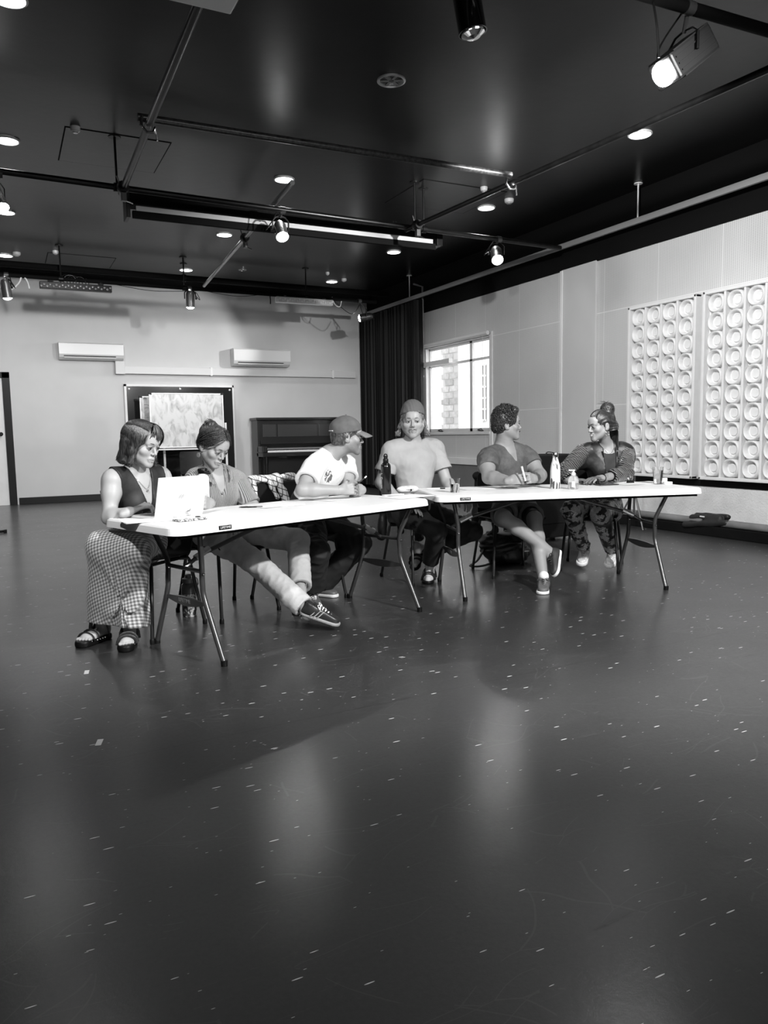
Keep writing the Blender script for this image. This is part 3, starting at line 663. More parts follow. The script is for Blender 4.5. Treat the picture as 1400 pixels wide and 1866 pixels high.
# clamps where pipes cross
for p, lab in (((1.2, 8.0, ZP), 'black swivel clamp where the left pipe meets the screen pipe'), ((4.52, 8.05, ZP), 'black swivel clamp at the right end of the screen case'), ((3.01, 10.0, 3.755), 'black coupler half way along the slanting pipe')):
    rt = root('pipe_clamp', p, lab, 'clamp', 'swivel clamps of the grid')
    MB().lathe([(.05, -.05), (.06, -.02), (.06, .02), (.05, .05)], 14, R=Euler((PI / 2, 0, 0)).to_matrix()).build('collar', M_black, rt, True); MB().box((-.02, -.03, -.13), (.03, .03, -.03), .006).build('bracket', M_steel, rt)
    MB().tube([(.02, 0, -.12), (.09, 0, -.14)], .008, 6).tube([(-.03, .02, .05), (-.05, .02, .11)], .008, 6).build('wing_bolt', M_chrome, rt, True)
# projection screen case
sc = root('screen_case', (3.2, 8.62, 3.62), 'long black projection screen case with a pale strip, hung from the grid', 'screen')
MB().box((-1.87, -.11, -.02), (1.87, .1, .1), .01).build('case', M_mblack, sc); MB().box((-1.8, -.112, -.085), (1.8, -.09, -.035)).build('screen_cloth', gm('screen_white', .42, .6), sc)
MB().box((-1.84, -.12, -.16), (1.84, -.07, -.085), .008).build('weight_bar', M_mblack, sc); MB().box((-1.9, -.12, -.16), (-1.86, .11, .1), .005).build('end_cap', M_black, sc); MB().box((1.86, -.12, -.1), (1.94, .11, .1), .005).build('end_cap', M_black, sc)
# projector box at the top edge
pr = root('projector', (.98, 4.17, 3.5), 'pale underside of a projector box hung at the top edge of the picture', 'projector')
MB().box((-.42, -.35, .0), (.3, .2, .04), .01).build('base_plate', gm('projector_grey', .6, .4), pr); MB().box((-.45, -.38, .04), (.33, .23, .2), .02).build('casing', M_black, pr)
MB().lathe([(.06, 0), (.06, .02), (.04, .03)], 20, (.0, .2, .1), R=Euler((-PI / 2, 0, 0)).to_matrix()).build('lens', M_chrome, pr, True); MB().tube([(0, 0, .2), (0, 0, .6)], .025, 10).build('mount_pole', M_black, pr, True)

# stage lamps
def par(loc, aim, label, lit=True, L=.26, r=.075, mat=None, power=90, hang=None, ribs=False, ang=70):
    loc = np.array(loc, float); d = nv(np.array(aim, float) - loc); R = np.array(Vector(d).to_track_quat('Z', 'Y').to_matrix())
    rt = root('spotlight', loc, label, 'spotlight', 'stage spotlights on the grid'); mat = mat or gm('lamp_chrome', .5, .22, metal=.9)
    if ribs:
        b = MB().box((-r, -r * .8, -L), (r, r * .8, -.0), .015)
        for i in range(5): b.box((-r - .008, -r * .8 + i * r * .4 - .004, -L * .95), (r + .008, -r * .8 + i * r * .4 + .004, -.03))
    else: b = MB().lathe([(.02, -L), (r * .75, -L), (r, -L * .8), (r, -.01), (r * 1.05, 0), (r * .96, 0), (r * .93, -.03)], 22, cap=False)
    V = np.concatenate(b.V) @ R.T; b.V = [V]; b.build('can', mat, rt, not ribs)
    b = MB().lathe([(r * .93, -.02), (r * .85, .008), (r * .5, .024), (.001, .03)] if not ribs else [(r * .74, .0), (r * .7, .02), (r * .4, .036), (.001, .042)], 22, cap=False); b.V = [np.concatenate(b.V) @ R.T]; b.build('lens', gm('hot_lens', 1., .3, emit=55.) if lit else M_chrome, rt)
    hz_ = np.array(hang if hang is not None else (loc[0], loc[1], ZP)) - loc; side = nv(np.cross(d, (0, 0, 1))); c = -d * L * .5; rr = r + .02
    MB().tube([c + side * rr, c + side * rr + np.array((0, 0, .1)), c + np.array((0, 0, .14)) + side * rr * .6, c + np.array((0, 0, .15)), c + np.array((0, 0, .14)) - side * rr * .6, c - side * rr + np.array((0, 0, .1)), c - side * rr], .009, 8, flat=.5).build('yoke', M_black, rt, True)
    MB().tube([c + np.array((0, 0, .14)), hz_], .013, 8).lathe([(.04, -.03), (.04, .03)], 12, hz_, R=Euler((0, PI / 2, 0)).to_matrix()).build('hook_clamp', M_steel, rt, True)
    MB().tube(smoothpath([c - d * L * .5, c - d * L * .6 + side * .1 - np.array((0, 0, .05)), c + side * .16, c * .3 + side * .1 + np.array((0, 0, .15)), hz_ + side * .05]), .006, 6).build('cable', M_black, rt, True)
    MB().lathe([(.014, 0), (.014, .03)], 8, c + side * (rr + .01), R=Matrix.Rotation(0, 3, 'Z')).build('knob', M_black, rt, True)
    if lit:
        l = lamp('SPOT', loc + d * .02, loc + d * 3, power, r * .7, ang, .45, 'spotlight_beam')
    return rt
lx = onz(1210, 134, 3.27)
par(lx, lx + np.array((-.80, .08, -.62)), 'large black lit spotlight at the top right, tilted down to the left', True, .36, .098, gm('lamp_black', .02, .4), 120, (lx[0] + .1, 3.4, 3.62), True, 85)
p8 = onz(862, 60, 3.3); par(p8, p8 + np.array((.05, -.02, -.3)), 'unlit chrome lamp can cut by the top edge of the picture', False, .3, .075, gm('dark_chrome', .12, .12, metal=1.), hang=(p8[0] - .02, 3.42, 3.62))
PY = lambda px: 12.75 + .25 * (ony(px, 530, 12.9)[0] + 3) / 9.4
pb = lambda px, py: ony(px, py, PY(px))
p = ony(907, 474, 8.3); par(p, (4.4, 5.6, .5), 'lit black spotlight on the right, second from the camera', True, .26, .075, gm('lamp_black', .02, .4), 60, (p[0] + .02, 8.3, ZP + .02))
p = pb(656, 580); par(p, (1.6, 15.0, 2.5), 'lit lamp in the far right corner above the curtain', True, .24, .07, gm('lamp_black', .02, .4), 520, (p[0], p[1], ZP), False, 62)
p = ony(515, 432, 8.2); par(p, (2.7, 5.6, 0), 'lit lamp hanging just below the middle of the screen case', True, .22, .07, None, 50, (p[0], 8.18, ZP + .02))
p = pb(347, 560); par(p, p + np.array((-.0, .12, -1.)), 'lit chrome lamp before the back wall, left of the slanting pipe', True, .26, .07, None, 95, (p[0], p[1], ZP), False, 150)
p = pb(14, 543); par(p, p + np.array((.1, .12, -1.)), 'lit chrome lamp at the far left, beside the white looped cable', True, .26, .07, None, 95, (p[0], p[1], ZP), False, 150)
p = ony(2, 380, 8.05); par(p, p + np.array((.35, -.5, -1.)), 'lit lamp cut by the left edge of the picture', True, .26, .075, None, 150, (p[0], 8.05, ZP))
# LED battens
def batten(px0, py0, px1, py1, label, lit):
    a = pb(px0, py0); c = pb(px1, py1); y = (a[1] + c[1]) / 2; zb = (a[2] + c[2]) / 2; rt = root('led_batten', ((a[0] + c[0]) / 2, y, zb), label, 'led batten', 'led battens on the back pipe'); w = (c[0] - a[0]) / 2
    mt = M_black if not lit else gm('batten_silver', .7, .3, metal=.6); MB().box((-w, -.05, -.05), (w, .05, .05), .008).build('housing', mt, rt)
    n = 24; d = None; lm = gm('led_lens_dark', .12, .3) if not lit else gm('led_lens', .85, .2)
    for i in range(n):
        if d is None: d = MB().lathe([(.019, 0), (.016, .008), (.001, .01)], 8, R=Euler((PI / 2, 0, 0)).to_matrix()).build('led_lens', lm, rt); q = d
        else: q = d.copy(); COL.objects.link(q)
        q.location = (-w + (i + .5) * 2 * w / n, -.05, .012 if i % 2 else -.012)
    for s in (-.7, .7): MB().tube([(s * w, 0, .05), (s * w, 0, ZP - zb)], .014, 8).lathe([(.03, .0), (.05, .02), (.03, .03)], 10, (s * w, 0, .05)).build('hanger', M_steel, rt, True)
    return rt
batten(72, 521, 203, 526, 'black led batten with rows of lenses hung at the left of the back wall', False)
batten(503, 545, 605, 553, 'silver led batten hung before the back wall above the right air conditioner', True)
def cable(pts, label, r=.007, mat=None, name='cable'):
    o = MB().tube(smoothpath(pts, 8), r, 6).build(name, mat or M_black, None, True); return tag(o, label, 'cable')
bb_ = pb(135, 506) - np.array((0, .3, 0))
for k, lab in enumerate(('coil of black cable hanging over the left led batten', )):
    pts = []
    for i in range(60): a = i * .55; pts.append(bb_ + np.array((.1 * math.cos(a) + .004 * i - .12, .02 * math.sin(a * .7) + .3, .1 * math.sin(a) - .06 - .0005 * i)))
    cable(pts, lab, .006)
c0 = pb(205, 512); c1 = pb(400, 528); c0[2] = c1[2] = ZP - .02; cable([c0, (c0 * .6 + c1 * .4) - np.array((0, 0, .06)), c1 + np.array((0, 0, .03))], 'thin black cable sagging under the farthest pipe, left part', .005)
c0 = pb(372, 525); c1 = pb(490, 540); c0[2] = c1[2] = ZP - .02; cable([c0, (c0 + c1) / 2 - np.array((0, 0, .05)), c1 + np.array((0, 0, .03))], 'thin black cable sagging under the farthest pipe, right of the slanting pipe', .005)
c0 = pb(8, 508); cable([c0 + np.array(q) for q in ((-.12, 0, .05), (-.1, 0, -.1), (.05, 0, -.16), (.18, 0, -.06), (.24, 0, .05), (.3, 0, 0), (.33, 0, -.12))], 'white looped cable above the far left lamp', .012, M_white)
c0 = pb(610, 548); cable([c0 + np.array(q) for q in ((-.05, 0, .06), (0, 0, -.06), (.1, 0, -.1), (.14, 0, .05))], 'white cable loop at the right end of the silver batten', .008, M_white)
c0 = onz(1198, 60, 3.4); cable([onz(1190, 0, 3.6), onz(1198, 50, 3.45), onz(1201, 105, 3.3)], 'thin black cable hanging left of the large lit spotlight', .006)
c0 = onz(632, 565, 3.4); cable([pb(608, 548), pb(640, 572), pb(655, 556)], 'black cable sagging between the silver batten and the corner lamp', .006)
cable([pb(492, 538), pb(493, 546), pb(493, 554)], 'short black cord end hanging from the farthest pipe', .01)
# ------------------------------------------------------------------ folding tables
TZ = .74
M_table = gm('table_plastic', .86, .42, bump=.05, bscale=150)
M_leg = gm('table_leg_grey', .05, .28, metal=.3)
def table(o, ang, L, D, label, logo_u, feet):
    rt = root('folding_table', (o[0], o[1], 0), label, 'table', 'white folding tables', rz=ang)
    for h, (x0, x1) in enumerate(((0, L / 2 - .001), (L / 2 + .001, L))):
        P = rrect(x0, 0, x1, D, .07) if False else None
        r = .075; pts = []
        if h == 0: pts = [(x1, D), (x0 + r, D)] + [(x0 + r + r * math.cos(math.radians(a)), D - r + r * math.sin(math.radians(a))) for a in range(100, 181, 10)] + [(x0 + r + r * math.cos(math.radians(a)), r + r * math.sin(math.radians(a))) for a in range(180, 271, 10)] + [(x1, 0)]
        else: pts = [(x0, D), (x0, 0), (x1 - r, 0)] + [(x1 - r + r * math.cos(math.radians(a)), r + r * math.sin(math.radians(a))) for a in range(-80, 1, 10)] + [(x1 - r + r * math.cos(math.radians(a)), D - r + r * math.sin(math.radians(a))) for a in range(0, 91, 10)]
        cx = sum(p[0] for p in pts) / len(pts); cy = D / 2
        def ins(d): return [(p[0] + (d if p[0] < cx else -d) * (0 if abs(p[0] - L / 2) < .01 else 1), p[1] + (d if p[1] < cy else -d)) for p in pts]
        b = MB(); rings = [(ins(.008), TZ - .045), (ins(.0), TZ - .042), (ins(.002), TZ - .022), (ins(.004), TZ - .008), (ins(.012), TZ)]
        V = [(x, y, z) for R_, z in rings for x, y in R_]; n = len(pts); F = []
        ccw = 1
        for i in range(len(rings) - 1):
            for k in range(n): F.append([i * n + k, i * n + (k + 1) % n, (i + 1) * n + (k + 1) % n, (i + 1) * n + k])
        F.append([(len(rings) - 1) * n + k for k in range(n)]); F.append(list(range(n))[::-1])
        b.add(V, F).build('tabletop_half', M_table, rt)
    MB().box((L / 2 - .05, .02, TZ - .055), (L / 2 + .05, .05, TZ - .044)).box((L / 2 - .05, D - .05, TZ - .055), (L / 2 + .05, D - .02, TZ - .044)).box((.05, .03, TZ - .06), (L - .05, .055, TZ - .044)).box((.05, D - .055, TZ - .06), (L - .05, D - .03, TZ - .044)).build('under_rail', M_black, rt)
    for u, s in feet:
        lean = .05 * -s
        fr = MB()
        for v0, v1, vf in ((.13, .2, .03), (D - .13, D - .2, D - .05)):
            pts = smoothpath([(u + lean * -1, v0, TZ - .05), (u + lean * -.5, (v0 + v1) / 2, .6), (u, v1, .50), (u, v1, .40), (u, v1 - (v1 - vf) * .12, .31), (u, vf, .012)], 5); pts = pts[:-5] + [pts[-1]]
            g = MB().tube(pts, .0145, 12).build('leg', M_leg, rt, True)
            MB().lathe([(.017, 0), (.018, .03)], 12, (u, vf, 0)).build('foot_cap', M_black, g, True)
            MB().lathe([(.007, 0), (.006, .005), (.001, .006)], 10, (u, v1 - .0145 if v1 < D / 2 else v1 - .0145, .46), R=Euler((PI / 2, 0, 0)).to_matrix()).build('bolt', M_chrome, g, True)
        w = D - .4; n = 12; poly = [(.19 + i * (w + .02) / n, .035 * (.35 + .65 * math.sin(PI * i / n))) for i in range(n + 1)]
        V = []; 
        for y, h in poly: V += [(u - .006, y, .30 - h), (u - .006, y, .30 + h * .4), (u + .006, y, .30 + h * .4), (u + .006, y, .30 - h)]
        F = []
        for i in range(n):
            for k in range(4): F.append([i * 4 + k, i * 4 + (k + 1) % 4, i * 4 + 4 + (k + 1) % 4, i * 4 + 4 + k])
        F += [[0, 1, 2, 3], [n * 4 + 3, n * 4 + 2, n * 4 + 1, n * 4]]
        br = MB().add(V, F).build('cross_plate', M_leg, rt)
        if s < 0:
            text_mesh('lettering', 'LIFETIME', .03, gm('dull_grey', .22, .5), br, Matrix.Translation((u - .0075, D / 2, .293)) @ Matrix.Rotation(-PI / 2, 4, 'Z') @ Matrix.Rotation(PI / 2, 4, 'X'))
        MB().tube([(u, .2, .47), (u, D - .2, .47)], .011, 10).build('cross_tube', M_leg, rt, True)
        MB().tube([(u, D / 2, .47), (u + s * -.10, D / 2, .53)], .012, 8).tube([(u + s * -.10, D / 2, .53), (L / 2 - s * -.06 if False else u - s * .62, D / 2, TZ - .06)], .0125, 10).build('folding_stay', M_leg, rt, True)
        MB().tube([(u - s * .07, D / 2, .515), (u - s * .16, D / 2, .558)], .018, 10).tube([(u - s * .11, D / 2 - .03, .55), (u - s * .11, D / 2 + .03, .55)], .006, 6).build('stay_lock', M_alu, rt, True)
    lb = MB().box((logo_u, -.003, TZ - .034), (logo_u + .075, .004, TZ - .013), .002).build('maker_label', M_black, rt)
    text_mesh('lettering', 'LIFETIME', .0165, gm('label_letter', .6, .5), lb, Matrix.Translation((logo_u + .0375, -.0036, TZ - .0235)) @ Matrix.Rotation(PI / 2, 4, 'X'))
    return rt
A1 = math.radians(19.9); O1 = (.70, 3.63); A2 = math.radians(-16.5); O2 = (2.607, 4.41); D1 = .74; L1 = 1.91; L2_ = 2.0; D2 = .80
table(O1, A1, L1, D1, 'white folding table on the left, with the laptop at its left end', .25, ((.27, -1), (1.80, 1)))
table(O2, A2, L2_, D2, 'white folding table on the right, with the two tall glasses and bottles', .16, ((.2, -1), (1.72, 1)))

# ------------------------------------------------------------------ stacking chairs
M_shell = gm('chair_plastic', .008, .5, spec=.3); M_cleg = gm('chair_leg', .02, .3, metal=.3)
def make_chair(label):
    rt = root('stacking_chair', (0, 0, 0), label, 'chair', 'black plastic stacking chairs')
    prof = []   # y, z centre line of the shell, front to back; local facing -y
    cl = smoothpath([(0, -.225, .415), (0, -.20, .44), (0, -.05, .435), (0, .10, .43), (0, .18, .455), (0, .215, .53), (0, .235, .66), (0, .255, .80)], 4)
    n = len(cl); V = []; F = []; m = 12; th = .009
    for side in (0, 1):
        for i, c in enumerate(cl):
            t = i / (n - 1); w = .215 if t < .55 else .215 - .02 * (t - .55) / .45
            if t > .93: w *= 1 - ((t - .93) / .07)**2 * .12
            if t < .06: w *= .93 + .07 * t / .06
            for k in range(m + 1):
                u = -1 + 2 * k / m; dish = .028 * abs(u)**2.5; a = np.array(c, float); x = u * w
                if t < .5: a = a + np.array((0, 0, dish))
                else: a = a + np.array((0, -dish * 1.3, dish * .1))
                tan = np.array(cl[min(i + 1, n - 1)]) - np.array(cl[max(i - 1, 0)]); nn = nv(np.array((0, -tan[2], tan[1]))) 
                a = a + nn * (th * (0 if side == 0 else -1)); V.append((x, a[1], a[2]))
    Q = n * (m + 1)
    for i in range(n - 1):
        for k in range(m):
            a = i * (m + 1) + k; f = [a, a + 1, a + m + 2, a + m + 1]; F.append(f); F.append([Q + q for q in f[::-1]])
    for i in range(n - 1):
        for k in (0, m): a = i * (m + 1) + k; b = a + m + 1; F.append([a, b, Q + b, Q + a] if k == 0 else [b, a, Q + a, Q + b])
    for i in (0, n - 1):
        for k in range(m): a = i * (m + 1) + k; F.append([a + 1, a, Q + a, Q + a + 1] if i == 0 else [a, a + 1, Q + a + 1, Q + a])
    MB().add(V, F).build('seat_shell', M_shell, rt, True, 50)
    for sx in (-1, 1):
        for sy in (-1, 1):
            top = (sx * .15, sy * .13, .42); kn = (sx * .19, sy * (.17), .405); ft = (sx * .225, sy * .25 if sy > 0 else -.23, .012)
            g = MB().tube([top, (sx * .185, sy * .165, .418), kn, ft], .011, 10).build('leg', M_cleg, rt, True)
            MB().lathe([(.014, 0), (.014, .022), (.011, .03)], 10, (ft[0], ft[1], 0)).build('foot_cap', M_black, g, True)
    MB().tube([(-.15, -.13, .42), (.15, -.13, .42)], .010, 8).tube([(-.15, .13, .42), (.15, .13, .42)], .010, 8).tube([(-.15, -.13, .42), (-.15, .13, .42)], .010, 8).tube([(.15, -.13, .42), (.15, .13, .42)], .010, 8).build('under_frame', M_cleg, rt, True)
    return rt
ch0 = None
def chair(x, y, fx_, fy_, label, s=1.):
    global ch0
    if ch0 is None: ch0 = make_chair(label); c = ch0
    else: c = copy_tree(ch0); c['label'] = label
    c.location = (x, y, 0); c.rotation_euler = (0, 0, math.atan2(fx_, -fy_)); c.scale = (s, s, s); return c
CH = dict(p1=(.72, 4.69, -.76, -.65), p2=(1.29, 4.93, .36, -.93), p3=(1.84, 5.06, .34, -.94), p4=(2.96, 5.26, .05, -1), p5=(3.72, 5.12, -.24, -.97), p6=(4.44, 4.93, -.73, -.68))
lb = dict(p1='black plastic chair under the woman in the checked skirt, turned away from the table', p2='black plastic chair under the woman in the ribbed polo', p3='black plastic chair under the man in the cap, holding a checked shirt',
          p4='black plastic chair under the man in the beanie', p5='black plastic chair under the curly haired man in shorts', p6='black plastic chair under the woman in the satin jacket')
for k_, v_ in CH.items(): chair(*v_, lb[k_], 1.03)
chair(3.05, 13.5, .15, -1, 'empty black plastic chair in front of the whiteboard by the back wall', 1.12)

# ------------------------------------------------------------------ things on the tables
def T1p(u, v, z=TZ): c, s = math.cos(A1), math.sin(A1); return np.array((O1[0] + u * c - v * s, O1[1] + u * s + v * c, z))
def on_t(px, py): return onz(px, py, TZ + .001)
# laptop: base, hinge, screen lid seen from its back
lb_ = on_t(341, 948); a = onz(281, 944, TZ + .01); c = onz(369, 934, TZ + .01); mid = (a + c) / 2; dx = nv(np.array((c[0] - a[0], c[1] - a[1], 0))); wl = float(np.linalg.norm((c - a)[:2])); 
lp = root('laptop', (mid[0], mid[1], TZ + .001), 'open silver laptop at the left end of the left table, lid towards the camera', 'laptop', rz=math.atan2(dx[1], dx[0]))
ml = gm('laptop_silver', .78, .3, metal=.1)
MB().box((-wl / 2, 0, .0), (wl / 2, .225, .014), .004).build('base', ml, lp)
MB().box((-wl / 2 + .02, .05, .0142), (wl / 2 - .02, .16, .0155)).build('keyboard', gm('key_grey', .1, .5), lp)
MB().box((-.05, .165, .0142), (.05, .215, .0148)).build('touchpad', gm('laptop_pad', .6, .4), lp)
ld = MB().box((-wl / 2, -.006, .0), (wl / 2, .0, .215), .003)
lid = ld.build('screen_lid', ml, lp); lid.location = (0, .0, .012); lid.rotation_euler = (.24, 0, 0)
MB().box((-wl / 2 + .008, .0, .01), (wl / 2 - .008, .001, .207)).build('display', gm('screen_glow', .2, .3, emit=.35), lid)
MB().tube([(-wl / 2 + .03, 0, .012), (wl / 2 - .03, 0, .012)], .006, 8).build('hinge', ml, lp)
lg = MB()
for i in range(4): lg.box((-.016 + i * .008, -.0072, .092 + (i % 2) * .004), (-.0135 + i * .008, -.0062, .114 - (i % 2) * -.003), rot=(0, .3, 0))
lg.box((.02, -.0072, .108), (.0225, -.0062, .1105)).build('logo_mark', gm('dull_grey', .22, .5), lid)
# papers
def paper(px, py, w, d, rz, label, n=1, mat=None, name='paper_sheet'):
    p = on_t(px, py); b = MB(); 
    for i in range(n): b.box((-w / 2, -d / 2, .0006 + i * .0012), (w / 2, d / 2, .0014 + i * .0012), rot=(0, 0, .06 * i))
    o = b.build(name, mat or gm('paper', .84, .7)); o.location = p; o.rotation_euler = (0, 0, rz); return tag(o, label, 'paper')
paper(270, 949, .26, .17, .1, 'loose papers under the front of the laptop at the left table end', 3)
paper(502, 921, .30, .21, .25, 'white notepad lying before the man in the cap, mid left table', 3)
paper(610, 909, .30, .21, .35, 'white sheets under the forearms of the man in the cap', 2)
paper(742, 905, .33, .21, .3, 'thin white papers under the spectacle case and the dark bottle', 2)
paper(870, 890, .30, .21, -.1, 'printed sheets behind the short glass of water, left end of the right table', 2)
paper(952, 887, .28, .2, -.25, 'white sheet in front of the curly haired man', 1)
paper(1165, 881, .42, .22, -.2, 'stack of white paper behind the tall glass on the right table', 4)
paper(1120, 878, .26, .18, -.2, 'white sheet under the forearms of the woman in the satin jacket', 2)
# lanyard/keys on a patterned phone case
k_ = on_t(343, 944); kr = root('key_bunch', k_, 'bunch of keys lying on a speckled phone case by the laptop', 'keys', rz=.35)
def speck():
    m = gm('speckle', .6, .35); nt, b, L = nodes_of(m); vec, s = objxyz(nt); v = nd(nt, 'ShaderNodeTexNoise', i_Scale=140., i_Detail=3.); L(vec, v.inputs['Vector'])
    L(mixv(nt, mth(nt, 'GREATER_THAN', v.outputs['Fac'], .52), .08, .72), b.inputs['Base Color']); return m
M_speck = speck()
kc = root('phone_case', on_t(346, 948), 'flat speckled phone lying near the front left corner of the left table', 'phone', rz=.34)
MB().box((-.08, -.038, 0), (.08, .038, .011), .004).build('case', M_speck, kc); MB().box((-.074, -.033, .0112), (.074, .033, .012)).build('glass', gm('phone_glass', .3, .1), kc)
MB().box((.05, .008, .012), (.07, .03, .0145), .003).build('camera_bump', M_black, kc)
kr.location = k_ + np.array((0, 0, .013)); rg = MB().tube([(.012 * math.cos(a), .012 * math.sin(a), .002) for a in np.linspace(0, 2 * PI, 16)[:-1]], .0015, 6, closed=True).build('ring', M_chrome, kr, True)
for i, a in enumerate((.2, 1.1, 2.2, 3.4, 4.6)):
    g = MB().lathe([(.011, 0), (.011, .002)], 12, (.02, 0, .002 + i * .004)).box((.02, -.003, .002 + i * .004), (.052, .003, .004 + i * .004)).box((.036, .003, .002 + i * .004), (.04, .006, .004 + i * .004)).build('key', M_alu, kr); g.rotation_euler = (.15 * (i % 3 - 1), -.12 * i, a)
# bottles and glasses
def lathe_thing(name, loc, label, cat, parts, rz=0, group=None):
    rt = root(name, loc, label, cat, group, rz)
    for pn_, prof, mat in parts: MB().lathe(prof, 28).build(pn_, mat, rt, True, 50)
    return rt
b1 = lathe_thing('water_bottle', on_t(372, 921), 'white insulated bottle with a black loop lid standing behind the laptop', 'bottle', (
    ('body', [(.034, 0), (.037, .004), (.037, .165), (.035, .18), (.026, .196), (.024, .2)], gm('bottle_white', .8, .35)), ('lid', [(.027, .2), (.028, .202), (.028, .228), (.025, .232), (.001, .233)], M_black)))
MB().tube([(-.028, 0, .22), (-.03, -.012, .225), (.0, -.036, .21), (.035, -.03, .20), (.045, 0, .197), (.033, .012, .212)], .005, 8, flat=1.6).build('carry_strap', M_black, b1, True)
text_mesh('print', ':-', .03, gm('dull_grey', .22, .5), b1, Matrix.Translation((.01, -.0376, .07)) @ Matrix.Rotation(PI / 2, 4, 'X'))
b2 = lathe_thing('drink_bottle', on_t(704, 902), 'slim black metal bottle with pale lettering before the man in the beanie', 'bottle', (
    ('body', [(.033, 0), (.036, .005), (.036, .195), (.033, .212), (.022, .224), (.019, .228)], gm('gloss_black_bottle', .006, .2)), ('cap', [(.017, .228), (.019, .23), (.019, .25), (.013, .256), (.012, .27), (.009, .274)], M_black)), rz=-1.35)
MB().tube([(.018 * math.cos(a), 0, .268 + .018 * math.sin(a)) for a in np.linspace(-.3, PI + .3, 12)], .004, 8).build('cap_loop', M_black, b2, True)
text_mesh('lettering', 'L  Coooon', .024, gm('label_letter', .6, .5), b2, Matrix.Translation((-.004, -.0366, .10)) @ Matrix.Rotation(PI / 2, 4, 'X') @ Matrix.Rotation(-PI / 2, 4, 'Z'))
def leafy():
    m = gm('leaf_print', .78, .3); nt, b, L = nodes_of(m); vec, s = objxyz(nt); mp = nd(nt, 'ShaderNodeMapping'); mp.inputs['Scale'].default_value = (34, 34, 16); L(vec, mp.inputs[0])
    v = nd(nt, 'ShaderNodeTexVoronoi', i_Scale=1.); L(mp.outputs[0], v.inputs['Vector']); w = nd(nt, 'ShaderNodeTexWave', i_Scale=14., i_Distortion=2.); L(vec, w.inputs[0])
    a = mth(nt, 'MULTIPLY', mth(nt, 'LESS_THAN', v.outputs['Distance'], .5), mth(nt, 'GREATER_THAN', w.outputs['Fac'], .35)); L(mixv(nt, a, .8, .07), b.inputs['Base Color']); return m
b3 = lathe_thing('patterned_bottle', on_t(1012, 890), 'white bottle with a dark leaf print and steel cap, middle of the right table', 'bottle', (
    ('body', [(.034, 0), (.037, .004), (.037, .13), (.034, .17), (.024, .205), (.0195, .228), (.019, .232)], leafy()), ('cap', [(.021, .232), (.022, .236), (.022, .262), (.019, .266), (.001, .267)], M_chrome)))
MB().tube(smoothpath([(-.01, 0, .262), (-.03, .0, .268), (-.07, 0, .272), (-.085, .0, .262), (-.06, 0, .256), (-.022, 0, .25)], 4), .006, 8, flat=.6).build('carry_loop', M_black, b3, True)
b4 = lathe_thing('floor_bottle', onz(346, 1122, 0), 'large clear printed water bottle standing on the floor under the left table', 'bottle', (
    ('body', [(.043, 0), (.047, .006), (.047, .19), (.044, .21), (.032, .222), (.031, .23)], None), ('lid', [(.038, .222), (.039, .225), (.039, .25), (.02, .254), (.02, .275), (.014, .28), (.001, .28)], gm('lid_grey', .12, .4))))
def splash():
    m = gm('bottle_print', .35, .15, coat=.5); nt, b, L = nodes_of(m); vec, s = objxyz(nt); v = nd(nt, 'ShaderNodeTexNoise', i_Scale=22., i_Detail=4., i_Distortion=2.); L(vec, v.inputs['Vector'])
    r = nd(nt, 'ShaderNodeMapRange'); r.inputs['From Min'].default_value = .46; r.inputs['From Max'].default_value = .54; L(v.outputs['Fac'], r.inputs['Value'])
    hi = mth(nt, 'GREATER_THAN', s[2], .15); L(mixv(nt, hi, mixv(nt, r.outputs[0], .06, .62), .1), b.inputs['Base Color']); return m
b4.children[0].data.materials.clear(); b4.children[0].data.materials.append(splash())
MB().tube(smoothpath([(.03, 0, .25), (.055, 0, .245), (.062, 0, .21), (.05, 0, .19)], 4), .004, 6).build('lid_tether', M_chrome, b4, True)
G = gm('drinking_glass', 1., .02, trans=1.); nodes_of(G)[1].inputs['IOR'].default_value = 1.45
WTR = gm('water', 1., .0, trans=1.); nodes_of(WTR)[1].inputs['IOR'].default_value = 1.33
def glass(px, py, h, r0, r1, fill, label):
    rt = root('drinking_glass', on_t(px, py), label, 'glass')
    prof = [(.001, 0), (r0, 0), (r1, h), (r1 - .003, h), (r0 - .002, .014), (.001, .014)]
    MB().lathe(prof, 28, cap=False).build('tumbler', G, rt, True, 40)
    MB().lathe([(.001, .0145), (r0 - .0035, .0145), (r0 - .0035 + (r1 - r0) * fill, h * fill), (.001, h * fill)], 28, cap=False).build('water', WTR, rt, True, 40)
    return rt
glass(829, 897, .098, .032, .040, .62, 'short glass of water at the left end of the right table')
glass(1199, 882, .135, .031, .042, .8, 'tall glass of water near the right end of the right table')
sb = lathe_thing('sanitiser_bottle', on_t(1045, 891), 'clear pump bottle with a white nozzle right of the patterned bottle', 'bottle', (
    ('body', [(.001, 0), (.036, 0), (.039, .006), (.039, .07), (.03, .092), (.014, .098), (.013, .104)], gm('clear_plastic', .9, .1, trans=.85)), ('pump_collar', [(.016, .1), (.016, .116), (.008, .12), (.007, .132), (.012, .134), (.012, .142), (.001, .143)], M_white)))
MB().box((-.035, -.006, .133), (.004, .006, .142), .003).build('nozzle', M_white, sb); MB().tube([(0, 0, .1), (.004, 0, .01)], .003, 6).build('dip_tube', M_white, sb)
sb.rotation_euler = (0, 0, -.7)
MB().box((-.013, -.0412, .015), (.013, -.0385, .06), .002).build('sticker', gm('sticker_grey', .5, .6), sb)
